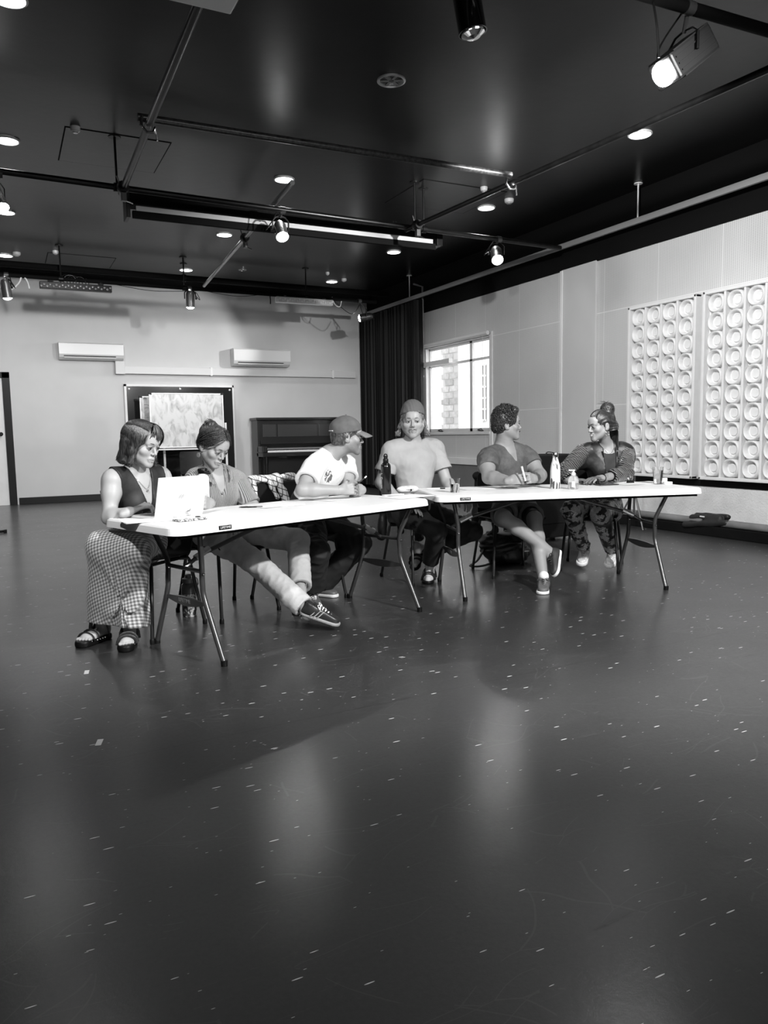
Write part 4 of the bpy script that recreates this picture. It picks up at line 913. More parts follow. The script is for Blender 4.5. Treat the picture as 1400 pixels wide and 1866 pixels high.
# small things
def plain(name, b, mat, px, py, label, cat, rz=0, z=0., smooth=True):
    o = b.build(name, mat, None, smooth, 40); o.location = on_t(px, py) + np.array((0, 0, z)); o.rotation_euler = (0, 0, rz); return tag(o, label, cat)
def pen(px, py, rz, label, dark=True, z=.004, tilt=0):
    rt = root('pen', on_t(px, py) + np.array((0, 0, z)), label, 'pen', rot=(0, tilt, rz))
    MB().lathe([(.001, -.07), (.003, -.06), (.004, -.055), (.004, .05)], 10, R=Euler((0, PI / 2, 0)).to_matrix()).build('barrel', M_black if dark else M_white, rt, True)
    MB().lathe([(.0045, .03), (.0045, .07), (.001, .071)], 10, R=Euler((0, PI / 2, 0)).to_matrix()).build('pen_cap', M_steel if dark else M_black, rt, True); return rt
pen(457, 925, -.4, 'dark pencil lying left of the white notepad'); pen(795, 891, -.3, 'pale pen lying at the left end of the right table', False); 
sc_ = root('spectacle_case', on_t(743, 898), 'rounded pale spectacle case on the papers beside the black bottle', 'case', rz=.1)
g = SDF((-.13, -.07, -.02), (.13, .07, .09), .004); g.add([EL((-.035, 0, .025), (.055, .036, .026), k=.02), EL((.035, 0, .025), (.058, .037, .028), k=.02)]); g.cut((0, 0, .001), (0, 0, -1)); V, F = g.mesh(); V = relax(V, F, 1)
fast_obj('shell', V, F, gm('case_pale', .62, .45, noise=.2, nscale=30), sc_)
MB().tube([(.092 * math.cos(a), .0375 * math.sin(a), .026) for a in np.linspace(0, 2 * PI, 30)[:-1]], .002, 6, closed=True).build('zip', gm('zip_grey', .2, .4), sc_, True); MB().box((.0, -.043, .015), (.01, -.037, .03), .002).build('zip_pull', M_black, sc_)
plain('spectacle_cloth', MB().box((-.09, -.02, 0), (.07, .02, .006), .002), gm('paper', .84, .7), 719, 902, 'folded pale strip lying before the black bottle', 'cloth', .1)
ph = root('mobile_phone', on_t(1106, 884), 'dark mobile phone lying flat before the woman in the satin jacket', 'phone', rz=-.1)
MB().box((-.085, -.04, 0), (.085, .04, .009), .003).build('body', M_steel, ph); MB().box((-.08, -.036, .009), (.08, .036, .0095)).build('glass', gm('phone_dark', .01, .08), ph)
plain('black_tube', MB().lathe([(.013, 0), (.015, .002), (.015, .03), (.013, .032), (.001, .032)], 16).lathe([(.009, .032), (.009, .05), (.001, .051)], 12), M_black, 1089, 884, 'small black upright tube between the pump bottle and the phone', 'tube')
plain('small_block', MB().box((-.025, -.012, 0), (.025, .012, .014), .003), gm('sticker_grey', .5, .6), 1074, 883, 'small pale block beside the black upright tube', 'block', -.1, smooth=False)
bc = root('binder_clip', on_t(1149, 881), 'black binder clip standing on paper, left of the tall glass', 'clip', rz=-.2)
MB().add([(-.03, -.014, 0), (.03, -.014, 0), (.03, .014, 0), (-.03, .014, 0), (-.026, -.003, .028), (.026, -.003, .028), (.026, .003, .028), (-.026, .003, .028)], [[3, 2, 1, 0], [0, 1, 5, 4], [1, 2, 6, 5], [2, 3, 7, 6], [3, 0, 4, 7], [4, 5, 6, 7]]).build('clamp', M_black, bc)
for s in (-1, 1): MB().tube(smoothpath([(-.012, s * .004, .026), (-.014, s * .012, .048), (0, s * .016, .06), (.014, s * .012, .048), (.012, s * .004, .026)], 4), .0018, 6).build('wire_handle', M_chrome, bc, True)
plain('tape_roll', MB().lathe([(.02, 0), (.036, 0), (.036, .018), (.02, .018), (.02, 0)], 22, cap=False), M_white, 1217, 882, 'small white roll by the tall glass at the right table end', 'roll')
plain('folded_card', MB().box((-.04, -.012, 0), (.04, .012, .04), .003), M_white, 1207, 880, 'small white folded card behind the white roll', 'card', -.2, smooth=False)
# ------------------------------------------------------------------ on the floor and behind
def cloth_sdf(name, prims, h, mat, label, cat, disp=None, cuts=(), sub=(), fold=.008, fr=60, **kw):
    lo, hi = bounds(prims); c = (lo + hi) / 2; c[2] = lo[2] + .03
    def dsp(x, y, z): return fold * (np.sin(fr * x + 9 * np.sin(11 * z) + 13 * y) * .6 + np.sin(fr * .6 * y - 17 * z + 5 * np.sin(14 * x)) * .5)
    o = sdf_obj(name, prims, h, mat, None, disp=disp or dsp, cuts=cuts, sub=sub, base=c, **kw); o.location = c; return tag(o, label, cat)
b = onz(905, 1033, 0)
bpk = root('backpack', (b[0] + .15, b[1] + .12, 0), 'black backpack slumped on the floor behind the chair of the man in shorts', 'bag', rz=-.15)
M_nyl = gm('black_nylon', .012, .5, bump=.3, bscale=30)
sdf_obj('body', [EL((0, 0, .14), (.2, .13, .15), k=.06), EL((.06, -.02, .10), (.19, .14, .11), k=.06), EL((-.12, .02, .2), (.09, .08, .08), k=.06)], .008, M_nyl, bpk, disp=lambda x, y, z: .007 * np.sin(34 * x + 8 * np.sin(20 * z)) + .004 * np.sin(50 * y + 30 * z), cuts=[((0, 0, .004), (0, 0, -1))])
sdf_obj('front_pocket', [EL((.05, -.12, .09), (.14, .045, .075), k=.03)], .008, M_nyl, bpk, disp=lambda x, y, z: .004 * np.sin(60 * x + 20 * z))
MB().tube(smoothpath([(-.18, -.02, .16), (-.28, -.08, .06), (-.36, -.1, .02), (-.30, -.16, .02), (-.2, -.14, .03), (-.1, -.1, .05)], 5), .013, 8, flat=.35).build('shoulder_strap', M_nyl, bpk, True)
MB().tube(smoothpath([(-.16, .0, .26), (-.1, -.02, .31), (-.04, .0, .28)], 5), .009, 8, flat=.5).build('grab_handle', M_nyl, bpk, True)
MB().box((.12, -.172, .12), (.17, -.168, .13)).build('brand_tab', M_white, bpk)
MB().tube(smoothpath([(-.1, -.12, .19), (.05, -.155, .2), (.18, -.1, .17)], 6), .003, 6).build('zip', M_steel, bpk, True)
# black case between the men and the woman
p = ony(1018, 900, 6.3); bx = root('black_case', (4.65, 6.6, 0), 'large matt black equipment case standing behind the right table', 'case')
hx0 = ony(975, 900, 6.3)[0]; hx1 = ony(1052, 900, 6.3)[0]; topz = ony(1010, 829, 6.3)[2]; bx.location = ((hx0 + hx1) / 2, 6.5, 0); w = (hx1 - hx0) / 2 + .08
MB().box((-w, -.25, .05), (w, .25, topz), .015).build('box', M_mblack, bx); MB().box((-w + .06, -.256, .2), (w - .06, -.25, topz - .1), .004).build('front_panel', M_black, bx)
for x in (-w + .1, w - .1):
    for y in (-.18, .18): MB().lathe([(.03, -.012), (.03, .012)], 14, (x, y, .03), R=Euler((0, PI / 2, 0)).to_matrix()).build('castor', M_black, bx, True)
# jacket thrown over the floor pipe
q0, q1 = onx(1262, 945, W - .37), onx(1312, 940, W - .37)
cloth_sdf('jacket', [CN((W - .36, q0[1], .17), (W - .36, q1[1], .20), .045, .04, .04), CN((W - .43, q0[1] + .05, .10), (W - .38, q1[1] - .1, .16), .03, .035, .04), CN((W - .28, q0[1], .19), (W - .24, q1[1], .21), .035, .03, .04)], .008, M_nyl, 'dark crumpled jacket draped over the floor pipe at the right', 'jacket', fold=.006, fr=45)
MB_ = MB(); pj = onx(1282, 941, W - .44); MB_.box((-.02, -.03, -.006), (-.014, .03, .006)); o = MB_.build('jacket_tag', M_white); o.location = pj; tag(o, 'small white tag on the dark jacket on the floor pipe', 'tag')
# music stand folded behind the right table
st = root('folded_stand', (onz(1165, 935, 0)[0] + .3, 6.6, .0), 'folded black stand with splayed legs behind the right end of the right table', 'stand')
c = onx(1158, 930, W - .6); st.location = (W - .62, c[1], 0)
for a in (.3, 2.4, 4.4): MB().tube([(0, 0, .46), (.22 * math.cos(a), .22 * math.sin(a), .012)], .01, 8).build('stand_leg', M_steel, st, True)
MB().tube([(0, 0, .12), (0, 0, .62)], .012, 8).build('stand_pole', M_steel, st, True); MB().lathe([(.022, .42), (.022, .48)], 12).build('collar', M_black, st, True)
# gaffer tape marks and a stray foot of a stand at the left edge
for (px, py, rz, lab) in ((158, 1225, 1.4, 'small white tape mark on the floor, the farther of two at the left'), (181, 1353, 1.3, 'small white tape mark on the floor, the nearer of two at the left')):
    o = MB().box((-.03, -.011, .0003), (.03, .011, .0012)).build('tape_mark', gm('tape_white', .6, .6)); o.location = onz(px, py, 0); o.rotation_euler = (0, 0, rz); tag(o, lab, 'tape')
fs = root('stand_foot', onz(-8, 972, 0), 'black foot of a stand just entering at the left edge', 'stand'); MB().tube([(0, 0, .02), (.12, .02, .02)], .018, 8).build('foot_bar', M_black, fs, True); MB().box((.09, -.02, 0), (.13, .05, .04), .006).build('rubber_foot', M_black, fs); MB().tube([(0, 0, .02), (-.1, .1, .5)], .014, 8).build('stand_leg', M_black, fs, True)
# ------------------------------------------------------------------ people
SKIN = {}
A3 = lambda *a: np.array(a, float)
def skin_mat(name, v):
    m = gm(name, v, .48, spec=.4); nt, b, L = nodes_of(m)
    at = nd(nt, 'ShaderNodeAttribute'); at.attribute_name = 'tone'; tc = nd(nt, 'ShaderNodeTexCoord')
    n = nd(nt, 'ShaderNodeTexNoise', i_Scale=14., i_Detail=4.); L(tc.outputs['Object'], n.inputs['Vector'])
    n2 = nd(nt, 'ShaderNodeTexNoise', i_Scale=320., i_Detail=2.); L(tc.outputs['Object'], n2.inputs['Vector'])
    stub_shade = mth(nt, 'MULTIPLY', at.outputs['Fac'], mth(nt, 'MULTIPLY_ADD', n2.outputs['Fac'], 1.3, .15))  # attribute holds stubble, lips and the painted facial shade
    c = mth(nt, 'MULTIPLY_ADD', n.outputs['Fac'], v * .18, v * .91); c = mth(nt, 'MULTIPLY', c, mth(nt, 'SUBTRACT', 1., mth(nt, 'MULTIPLY', stub_shade, .85)))
    L(c, b.inputs['Base Color']); b.inputs['Subsurface Weight'].default_value = .0; return m
def ortho(f, up=(0, 0, 1)):
    f = nv(f); r = nv(np.cross(f, up)); u = np.cross(r, f); return np.stack([r, f, u], 1)   # columns: right, forward, up
class Person: pass
def head_prims(c, R, s=1., fem=False, chub=0., smile=0., nose=1.):
    H = lambda x, y, z: c + R @ (np.array((x, y, z)) * s)
    e = lambda x, y, z, a, b_, d, k=.02, op='u': EL(H(x, y, z), np.array((a, b_, d)) * s, R, k, op)
    cn = lambda a, b_, r1, r2, k=.015, op='u': CN(H(*a), H(*b_), r1 * s, r2 * s, k, None, op)
    jw = .046 if fem else .051
    P = [e(0, -.014, .036, .075, .093, .080), e(0, .026, -.030, .060 + chub, .060, .074, .03)]
    for q in (-1, 1):
        P += [cn((q * jw, .0, -.048), (q * .012, .068, -.096), .020 + chub, .017, .028), e(q * .040, .056, -.024, .022 + chub, .020, .020, .02), cn((q * .012, .084, .022), (q * .040, .072, .020), .0095, .008, .012)]
    P += [e(0, .070, -.099, .018, .014, .015, .018), e(0, .070, .045, .045, .022, .03, .03)]
    P += [cn((0, .083, .010), (0, .0995 + .003 * nose, -.029), .0062, .0092 * nose, .010)] + [e(q * .0105, .092, -.034, .0070, .0085, .0068, .006) for q in (-1, 1)]
    P += [e(q * .031, .093, .001, .0165, .010, .0105, .010, 's') for q in (-1, 1)]
    P += [e(q * .031, .0765, .0005, .0150, .0125, .0115, .003) for q in (-1, 1)]
    P += [cn((q * .019, .0865, .0095), (q * .043, .0785, .0085), .0035, .003, .004) for q in (-1, 1)]
    mz = -.067
    P += [e(0, .084, mz, .024, .010, .018, .012)]
    cz = .006 * smile
    for q in (-1, 1):
        P += [cn((0, .0945, mz + .0045), (q * (.021 + .004 * smile), .083, mz + .001 + cz), .0048, .0025, .004), cn((0, .0935, mz - .0065), (q * (.019 + .003 * smile), .0835, mz - .003 + cz), .0056, .003, .004)]
    for q in (-1, 1): P += [cn((0, .100, mz - .0005), (q * (.022 + .004 * smile), .0875, mz + cz * .9), .0022 + .002 * (smile > 1), .0015, .002, 's')]
    for q in (-1, 1):   # ears
        P += [EL(H(q * .077, -.012, -.008), np.array((.0085, .0185, .031)) * s, R, .006), e(q * .0855, -.008, -.002, .005, .009, .016, .004, 's'), e(q * .077, -.002, -.030, .007, .009, .009, .006)]
    return P, H
def paint_head(o, c, R, s, smile=0., beard=0., lips=.35, stub_region='full', base=None):
    me = o.data; n = len(me.vertices); V = np.zeros(n * 3, np.float32); me.vertices.foreach_get('co', V); V = V.reshape(-1, 3)
    if base is not None: V = V + np.array(base)
    q = (V - c) @ R / s; x, y, z = q[:, 0], q[:, 1], q[:, 2]; t = np.zeros(n)
    lip = np.exp(-((x / .024)**4) - ((z + .067) / .0095)**4) * (y > .07); t = np.maximum(t, lips * lip)
    if beard > 0:
        jaw = 1 / (1 + np.exp((z + .042 - np.abs(x) * .25) / .006)) * (z > -.13) * (y > -.03) * 1 / (1 + np.exp(-(y - .0) / .01))
        mous = np.exp(-((x / .03)**4) - ((z + .054) / .008)**2) * (y > .06)
        if stub_region == 'moustache': jaw = jaw * .3
        t = np.maximum(t, beard * np.maximum(jaw, mous) * (1 - .6 * lip))
    t = np.maximum(t, 1.05 * np.exp(-((x / (.026 + .004 * smile))**4) - ((z + .0672 - .006 * smile * (x / .024)**2) / .003)**2) * (y > .075)); t = np.maximum(t, .45 * np.exp(-(((np.abs(x) - .031) / .017)**4) - ((z - .002) / .010)**4) * (y > .05)); t = np.maximum(t, .7 * np.exp(-(((np.abs(x) - .009) / .005)**2) - ((z + .043) / .003)**2) * (y > .085))  # shade painted into the mouth line, eye sockets and nostrils
    a = me.attributes.new('tone', 'FLOAT', 'POINT'); a.data.foreach_set('value', t.astype(np.float32))
def face_parts(body, H, R, s, brow=.05, gaze=(0, 0), browmat=None, base=(0, 0, 0), teeth=False, closed=0.):
    mw = gm('eye_white', .62, .25); mi = gm('iris_dark', .02, .15); bm_ = browmat
    off = np.array(base)
    for q in (-1, 1):
        b = MB(); V = []; F = []
        c = H(q * .031, .0745, .0005); rr = .0128 * s
        l = MB().lathe([(rr * math.sin(a), -rr * math.cos(a)) for a in np.linspace(.05, PI - .05, 10)], 16); Vv = np.concatenate(l.V) @ np.diag((1.16, 1, .62)); l.V = [Vv @ R.T + c + R @ np.array((0, .0032, -.001)) * s]
        e = l.build('eye', mw, body, True, off=off)
        ic = c + R @ (np.array((gaze[0], .0160, gaze[1] - .001)) * s)
        l = MB().lathe([(.0062 * s * math.sin(a), -.0030 * s * math.cos(a)) for a in np.linspace(.05, PI - .05, 7)], 14, R=Euler((PI / 2, 0, 0)).to_matrix()); l.V = [np.concatenate(l.V) @ R.T + ic]; l.build('iris', mi, e, True, off=off)
        # upper lid line and brow
        MB().tube([H(q * x, y, z) for x, y, z in ((.0165, .0880, .0015), (.024, .0915, .0062 - closed), (.032, .0915, .0072 - closed), (.040, .0875, .0050 - closed), (.0465, .081, .0002))], [.0010, .0024, .0027, .0025, .0012], 6).build('eyelash', mi, body, True, off=off)
        MB().tube([H(q * x, y, z) for x, y, z in ((.012, .0945, .0215), (.022, .0950, .0245), (.034, .0885, .0260), (.046, .0775, .0215))], [.0030, .0044, .0038, .0014], 6, flat=.6).build('eyebrow', bm_, body, True, off=off)
    if teeth:
        MB().tube([H(x, y, -.0665 + .005 * (abs(x) / .02)**2) for x, y in ((-.020, .0845), (-.01, .0915), (0, .0935), (.01, .0915), (.020, .0845))], .0038 * s, 8).build('teeth', gm('teeth', .85, .2), body, True, off=off)
def hand_prims(wr, d, pn_, left, curl=(.5, .6, .4), s=1., spread=.12, thumb=(.6, .5), curls=None):
    d = nv(d); pn_ = nv(pn_ - d * np.dot(pn_, d)); t = np.cross(d, pn_) * (-1 if left else 1)
    P = [CN(wr - d * .03 * s, wr + d * .02 * s, .024 * s, .026 * s, .02, (pn_, .72))]
    fl = (1.0, 1.08, 1.0, .8)
    for i in range(4):
        lat = (.030 - .020 * i) * s; kn = wr + d * (.088 - .004 * abs(i - 1.3)) * s + t * lat
        P.append(CN(wr + t * lat * .6 + d * .015 * s, kn, .0155 * s, .0115 * s, .010, (pn_, .85)))
        cu = curl if curls is None else curls[i]; a = 0; p = kn; fd = nv(d + t * spread * (1.5 - i) * .7)
        for j, (ln, r1, r2) in enumerate(((.043, .0098, .0085), (.027, .0085, .0076), (.021, .0076, .0066))):
            a += cu[j]; v = fd * math.cos(a) + pn_ * math.sin(a); q = p + v * ln * fl[i] * s; P.append(CN(p, q, r1 * s, r2 * s, .003)); p = q
    b = wr + d * .022 * s + t * .026 * s; P.append(CN(wr + d * .01 * s, b, .018 * s, .016 * s, .012))
    a = thumb[0]; v = nv(d * math.cos(a) + t * math.sin(a) + pn_ * .25); q = b + v * .036 * s; P.append(CN(b, q, .0145 * s, .0115 * s, .008))
    v2 = nv(v + pn_ * thumb[1] - t * thumb[1] * .5); q2 = q + v2 * .032 * s; P.append(CN(q, q2, .0112 * s, .010 * s, .004)); q3 = q2 + nv(v2 + pn_ * thumb[1] * .6 - t * thumb[1] * .4) * .024 * s; P.append(CN(q2, q3, .0098 * s, .008 * s, .003))
    return P
def limb(a, b, r1, rm, r2, k=.03, at=.35):
    m = a + (b - a) * at; return [CN(a, m, r1, rm, k), CN(m, b, rm, r2, k)]
def build_person(name, J, face, opt):
    """J: joints in world space; face: direction the face looks; opt: build, tone, hair..."""
    p = Person(); g = opt.get; fem = g('fem', False); bw = g('bulk', 1.); s = g('hs', 1.)
    p.J = J; pel, neck, head = J['pel'], J['neck'], J['head']
    side = nv(J['shR'] - J['shL']); up = nv(neck - pel); fwd = nv(np.cross(up, side)); side = np.cross(fwd, up); p.side, p.up, p.fwd = side, up, fwd
    p.T = np.stack([side, fwd, up], 1); hips = nv(J['hipR'] - J['hipL'])
    mid = pel + (neck - pel) * .5
    tor = [CN(J['hipR'] * .8 + pel * .2, J['hipL'] * .8 + pel * .2, .098 * bw, .098 * bw, .05), CN(pel + up * .02, mid, .115 * bw, .118 * bw, .06, (fwd, .82)), EL(pel + (neck - pel) * .68 + fwd * .008, np.array((.150, .102, .165)) * bw, p.T, .05)]
    tor += [CN(J['shR'], neck - up * .03 + side * .03, .054 * bw, .052, .04), CN(J['shL'], neck - up * .03 - side * .03, .054 * bw, .052, .04), CN(J['shR'] - up * .07, J['shL'] - up * .07, .062 * bw, .062 * bw, .05, (fwd, .9))]
    if fem: tor += [EL(pel + (neck - pel) * .62 + fwd * .075 + side * q * .062, np.array((.058, .052, .058)) * bw, p.T, .045) for q in (-1, 1)]
    else: tor += [EL(pel + (neck - pel) * .72 + fwd * .065 + side * q * .062, np.array((.070, .040, .055)) * bw, p.T, .045) for q in (-1, 1)]
    if g('belly'): tor += [EL(pel + (neck - pel) * .32 + fwd * .05, np.array((.13, .10, .13)) * bw * g('belly'), p.T, .06)]
    p.tor = tor
    hd = ortho(face, g('hup', (0, 0, 1))); p.HR = hd
    nb = head + hd @ (np.array((0, -.022, -.060)) * s); nr = g('neck', .052 if not fem else .046)
    p.neckp = [CN(nb, neck - up * .02 + fwd * .0, nr, nr * 1.1, .03), CN(neck + up * .005, neck - up * .05, nr * 1.05, nr * 1.5, .04)] + ([CN(neck + side * q * .03 - up * .0, J['sh' + ('R' if q > 0 else 'L')] * .6 + neck * .4, .03, .036, .035) for q in (-1, 1)])
    hp, H = head_prims(head, hd, s, fem, g('chub', 0.), g('smile', 0.), g('nose', 1.)); p.H = H
    ar = g('arm', 1.); p.arms = {}
    for q in 'RL':
        sh, el, wr = J['sh' + q], J['el' + q], J['wr' + q]
        p.arms[q] = dict(up=limb(sh + (el - sh) * .10, el, .048 * ar, .046 * ar, .038 * ar), lo=limb(el, wr, .039 * ar, .041 * ar, .026 * (.5 + .5 * ar), .02, .28))
    lg = g('leg', 1.); p.legs = {}
    for q in 'RL':
        hp_, kn, an = J['hip' + q], J['kn' + q], J['an' + q]; back = nv(-(nv(kn - hp_) + nv(kn - an) * -0.0))
        d_ = nv(an - kn); bk = nv((kn - hp_) * -1 - d_ * np.dot((kn - hp_) * -1, d_)); calf = kn + (an - kn) * .3 + bk * .012
        p.legs[q] = dict(up=limb(hp_, kn, .086 * lg, .078 * lg, .058 * lg, .04, .4), lo=[CN(kn, calf, .055 * lg, .056 * lg, .03), CN(calf, an, .056 * lg, .036 * lg, .03)])
    hands = []
    for q in 'RL':
        h_ = g('hand' + q)
        if h_: pr_ = hand_prims(J['wr' + q], h_['d'], h_['n'], q == 'L', h_.get('curl', (.5, .6, .4)), h_.get('s', .98), h_.get('spread', .12), h_.get('thumb', (.6, .5)), h_.get('curls')); hands.append((q, pr_))
    P = list(tor) + p.neckp
    for q in 'RL': P += p.arms[q]['up'] + p.arms[q]['lo']
    if g('bare_legs'):
        for q in 'RL': P += p.legs[q]['up'] + p.legs[q]['lo']
    elif g('ankles'):
        for q in 'RL': P += [CN(J['kn' + q] * .35 + J['an' + q] * .65, J['an' + q], .040, .034, .02), CN(J['an' + q], J['an' + q] - np.array((0, 0, .03)), .034, .034, .02)]
    allp = P + hp + [x for _, h_ in hands for x in h_]
    base = np.array((pel[0], pel[1], 0.)); mat = g('skin')
    # one field, sampled coarse on the trunk and fine at head and hands, joined into one mesh
    lo, hi = bounds(P); ch = head + hd @ np.array((0, 0, -.105)) * s; nax = nv(nv(neck - ch) * .7 - hd[:, 2] * .3)
    A = SDF(lo, hi, .0055).add(allp); A.cut(ch + nax * -.004, -nax); parts = []
    for q, h_ in hands:
        d = nv(g('hand' + q)['d']); A_cut = J['wr' + q] - d * .012
    # remove cells past each wrist
    x, y, z = A.xyz()
    for q, h_ in hands:
        d = nv(J['wr' + q] - J['el' + q]); c = J['wr' + q] - d * .016; e = -((x - c[0]) * d[0] + (y - c[1]) * d[1] + (z - c[2]) * d[2]); r2 = (x - c[0])**2 + (y - c[1])**2 + (z - c[2])**2
        A.d = np.where((r2 < .01) & (-e > 0), np.maximum(A.d, -e), A.d).astype(np.float32)
    parts.append(A.mesh())
    l2, h2 = bounds(hp); B = SDF(np.minimum(l2, ch - .09), h2, .0027).add(allp); B.cut(ch + nax * .004, nax); parts.append(B.mesh())
    for q, h_ in hands:
        l3, h3 = bounds(h_); d = nv(J['wr' + q] - J['el' + q]); c = J['wr' + q] - d * .022; Q = SDF(np.minimum(l3, c - .05), np.maximum(h3, c + .05), .0027).add(allp); Q.cut(c, -d); parts.append(Q.mesh())
    VV = []; FF = []; n = 0
    for V, F in parts: V = relax(V, F, 1, .4); VV.append(V); FF.append(F + n); n += len(V)
    body = fast_obj('person', np.concatenate(VV), np.concatenate(FF), mat, None, base); body.location = base
    tag(body, name, 'person'); p.body = body; p.base = base; p.hs = s
    paint_head(body, head, hd, s, g('smile', 0.), g('beard', 0.), g('lips', .35), g('beard_region', 'full'), base)
    face_parts(body, H, hd, s, browmat=g('browmat', gm('brow_dark', .03, .6)), gaze=g('gaze', (0, 0)), base=base, teeth=g('teeth', False), closed=g('closed', 0.))
    return p
def folds(c, amp, seeds, fr=40.):
    rs = np.random.default_rng(seeds); K = rs.normal(size=(5, 3)) * fr; ph = rs.uniform(0, 6, 5)
    def f(x, y, z):
        x, y, z = x - c[0], y - c[1], z - c[2]; w = .35 * np.sin(7 * x + 3 * z) + .35 * np.sin(6 * z - 5 * y); o = 0
        for k, a in zip(K, ph): o = o + np.sin(k[0] * x + k[1] * y + k[2] * z + a + 2.5 * w)
        return amp * (np.abs(o / 2.2)**.8 - .5) * (.6 + .4 * np.sin(5 * x + 4 * z + 1))
    return f
def garment(p, name, prims, h, mat, off, cuts=(), disp=None, sub=(), holl=None, rl=1):
    return sdf_obj(name, prims, h, mat, p.body, off=off, cuts=cuts, disp=disp, sub=sub, base=p.base, holl=holl, rl=rl)
def tee(p, mat, sleeve=.55, neckr=.075, vneck=None, off=.010, seed=1, amp=.005, sl_r=1.25, hem=-.05):
    J = p.J; neck = J['neck']; pr = list(p.tor) + [CN(neck + p.side * q * .03 - p.up * .02, J['sh' + ('R' if q > 0 else 'L')] * .7 + neck * .3, .034, .046, .035) for q in (-1, 1)]
    c = neck + p.up * .028 + p.fwd * .022
    sub = [EL(c, (neckr * .92, neckr * .95, .055), p.T, .006, 's')]
    if vneck: sub += [CN(c + p.fwd * .035, neck - p.up * vneck + p.fwd * .145, neckr * .72, .012, .008, None, 's')]
    bodyg = garment(p, 'shirt', pr, .0055, mat, off, cuts=[(J['pel'] + p.up * hem, -p.up)], disp=folds(p.base, amp, seed), sub=sub)
    for q in 'RL':
        sh, el = J['sh' + q], J['el' + q]; d = nv(el - sh); e = sh + (el - sh) * sleeve; r = p.arms[q]['up'][0][3]
        garment(p, 'sleeve', [CN(sh + (J['neck'] - sh) * .12 - p.up * .012, e + d * .05, r * 1.03 + .009, r * sl_r, .03), CN(sh - p.up * .06 + (J['neck'] - sh) * .25, sh + d * .05, r * 1.0, r * 1.0, .03)], .005, mat, .011, cuts=[(e, d)], disp=folds(p.base, amp, seed + 3), holl=([CN(e - d * .05, e + d * .06, r * .8, r * sl_r - .002, .01)], -.001))
    return bodyg
def shoe(p, an, toe, up_, s=1., style='sneaker', mats=None, sole_h=.022, name='shoe', width=.046, style_tip=0., free=False):
    """an: ankle, toe: toe tip on the sole, up_: rough up"""
    f0 = toe - an; f = nv(f0 - nv(up_) * np.dot(f0, nv(up_))); u = nv(np.array(up_, float)); 
    if style_tip: u = nv(u + nv(A3(f0[0], f0[1], 0)) * style_tip)
    f = nv(f0 - u * np.dot(f0, u)); r = np.cross(f, u); R = np.stack([r, f, u], 1)
    ap = an - u * .08 * s if free else an + u * np.dot(toe - an, u)
    if free: f = nv(toe - ap); f = nv(f - u * np.dot(f, u)); r = np.cross(f, u); R = np.stack([r, f, u], 1)
    o = ap - f * .062 * s                       # heel end on the sole plane
    P = lambda x, y, z: o + R @ np.array((x * s, y * s, z * s))
    wds = width; sol = [CN(P(0, .045, sole_h * .5), P(.004, .215, sole_h * .5), (wds - .008) * s, wds * s, .03)]
    cuts = [(P(0, 0, sole_h), u), (P(0, 0, 0), -u)]
    rt = sdf_obj('sole', sol, .005, mats[1], p.body, cuts=cuts, base=p.base)
    rt.name = name
    upp = [CN(P(0, .045, .03), P(0, .08, .045), .036 * s, .034 * s, .02), CN(P(0, .06, .05), P(0, .06, .072), .036 * s, .036 * s, .02), CN(P(0, .09, .045), P(.003, .215, .024), .037 * s, .034 * s, .03), CN(P(0, .12, .05), P(0, .19, .035), .026 * s, .024 * s, .03)]
    if style != 'sandal':
        up1 = sdf_obj('upper', upp, .0045, mats[0], rt, off=.003, cuts=[(P(0, 0, sole_h - .003), -u), (P(0, .06, .088), nv(u * 1 + f * .25))], base=p.base, sub=[CN(P(0, .055, .07), P(0, .06, .12), .026 * s, .03 * s, .006, None, 's')])
        lm = mats[2]
        b = MB()
        for i in range(5):
            y = .112 + i * .018; z = .082 - i * .0085
            b.tube([P(-.026, y, z - .008), P(-.01, y + .004, z + .004), P(.01, y + .002, z + .004), P(.026, y + .006, z - .008)], .0028 * s, 6); b.tube([P(.026, y, z - .008), P(0, y + .008, z + .006), P(-.026, y + .012, z - .012)], .0028 * s, 6)
        b.tube(smoothpath([P(0, .11, .086), P(.03, .10, .09), (P(.045, .12, .075)), P(.02, .118, .085)], 4), .0025 * s, 6).tube(smoothpath([P(0, .11, .086), P(-.03, .10, .09), (P(-.045, .12, .075)), P(-.02, .118, .085)], 4), .0025 * s, 6)
        b.build('laces', lm, rt, True, off=p.base)
        if style == 'stripes':
            for i in range(3):
                for q in (-1, 1):
                    y = .095 + i * .021
                    MB().tube([P(q * .040, y - .022 + .004, sole_h), P(q * .0445, y - .010, sole_h + .012), P(q * .039, y, .048), P(q * .031, y + .012, .064)], .0085 * s, 6, flat=.35).build('stripe', M_white, rt, True, off=p.base)
    else:
        for ys, zs in ((.075, .085), (.155, .055), (.19, .045)):
            pts = []
            for a in np.linspace(0, PI, 9): pts.append(P((wds + .002) * math.cos(a), ys + .01 * math.cos(a), sole_h * .8 + zs * math.sin(a)**.8))
            MB().tube(pts, .012 * s, 8, flat=.28).build('strap', mats[0], rt, True, off=p.base)
    p.shoeP = P; return rt, P
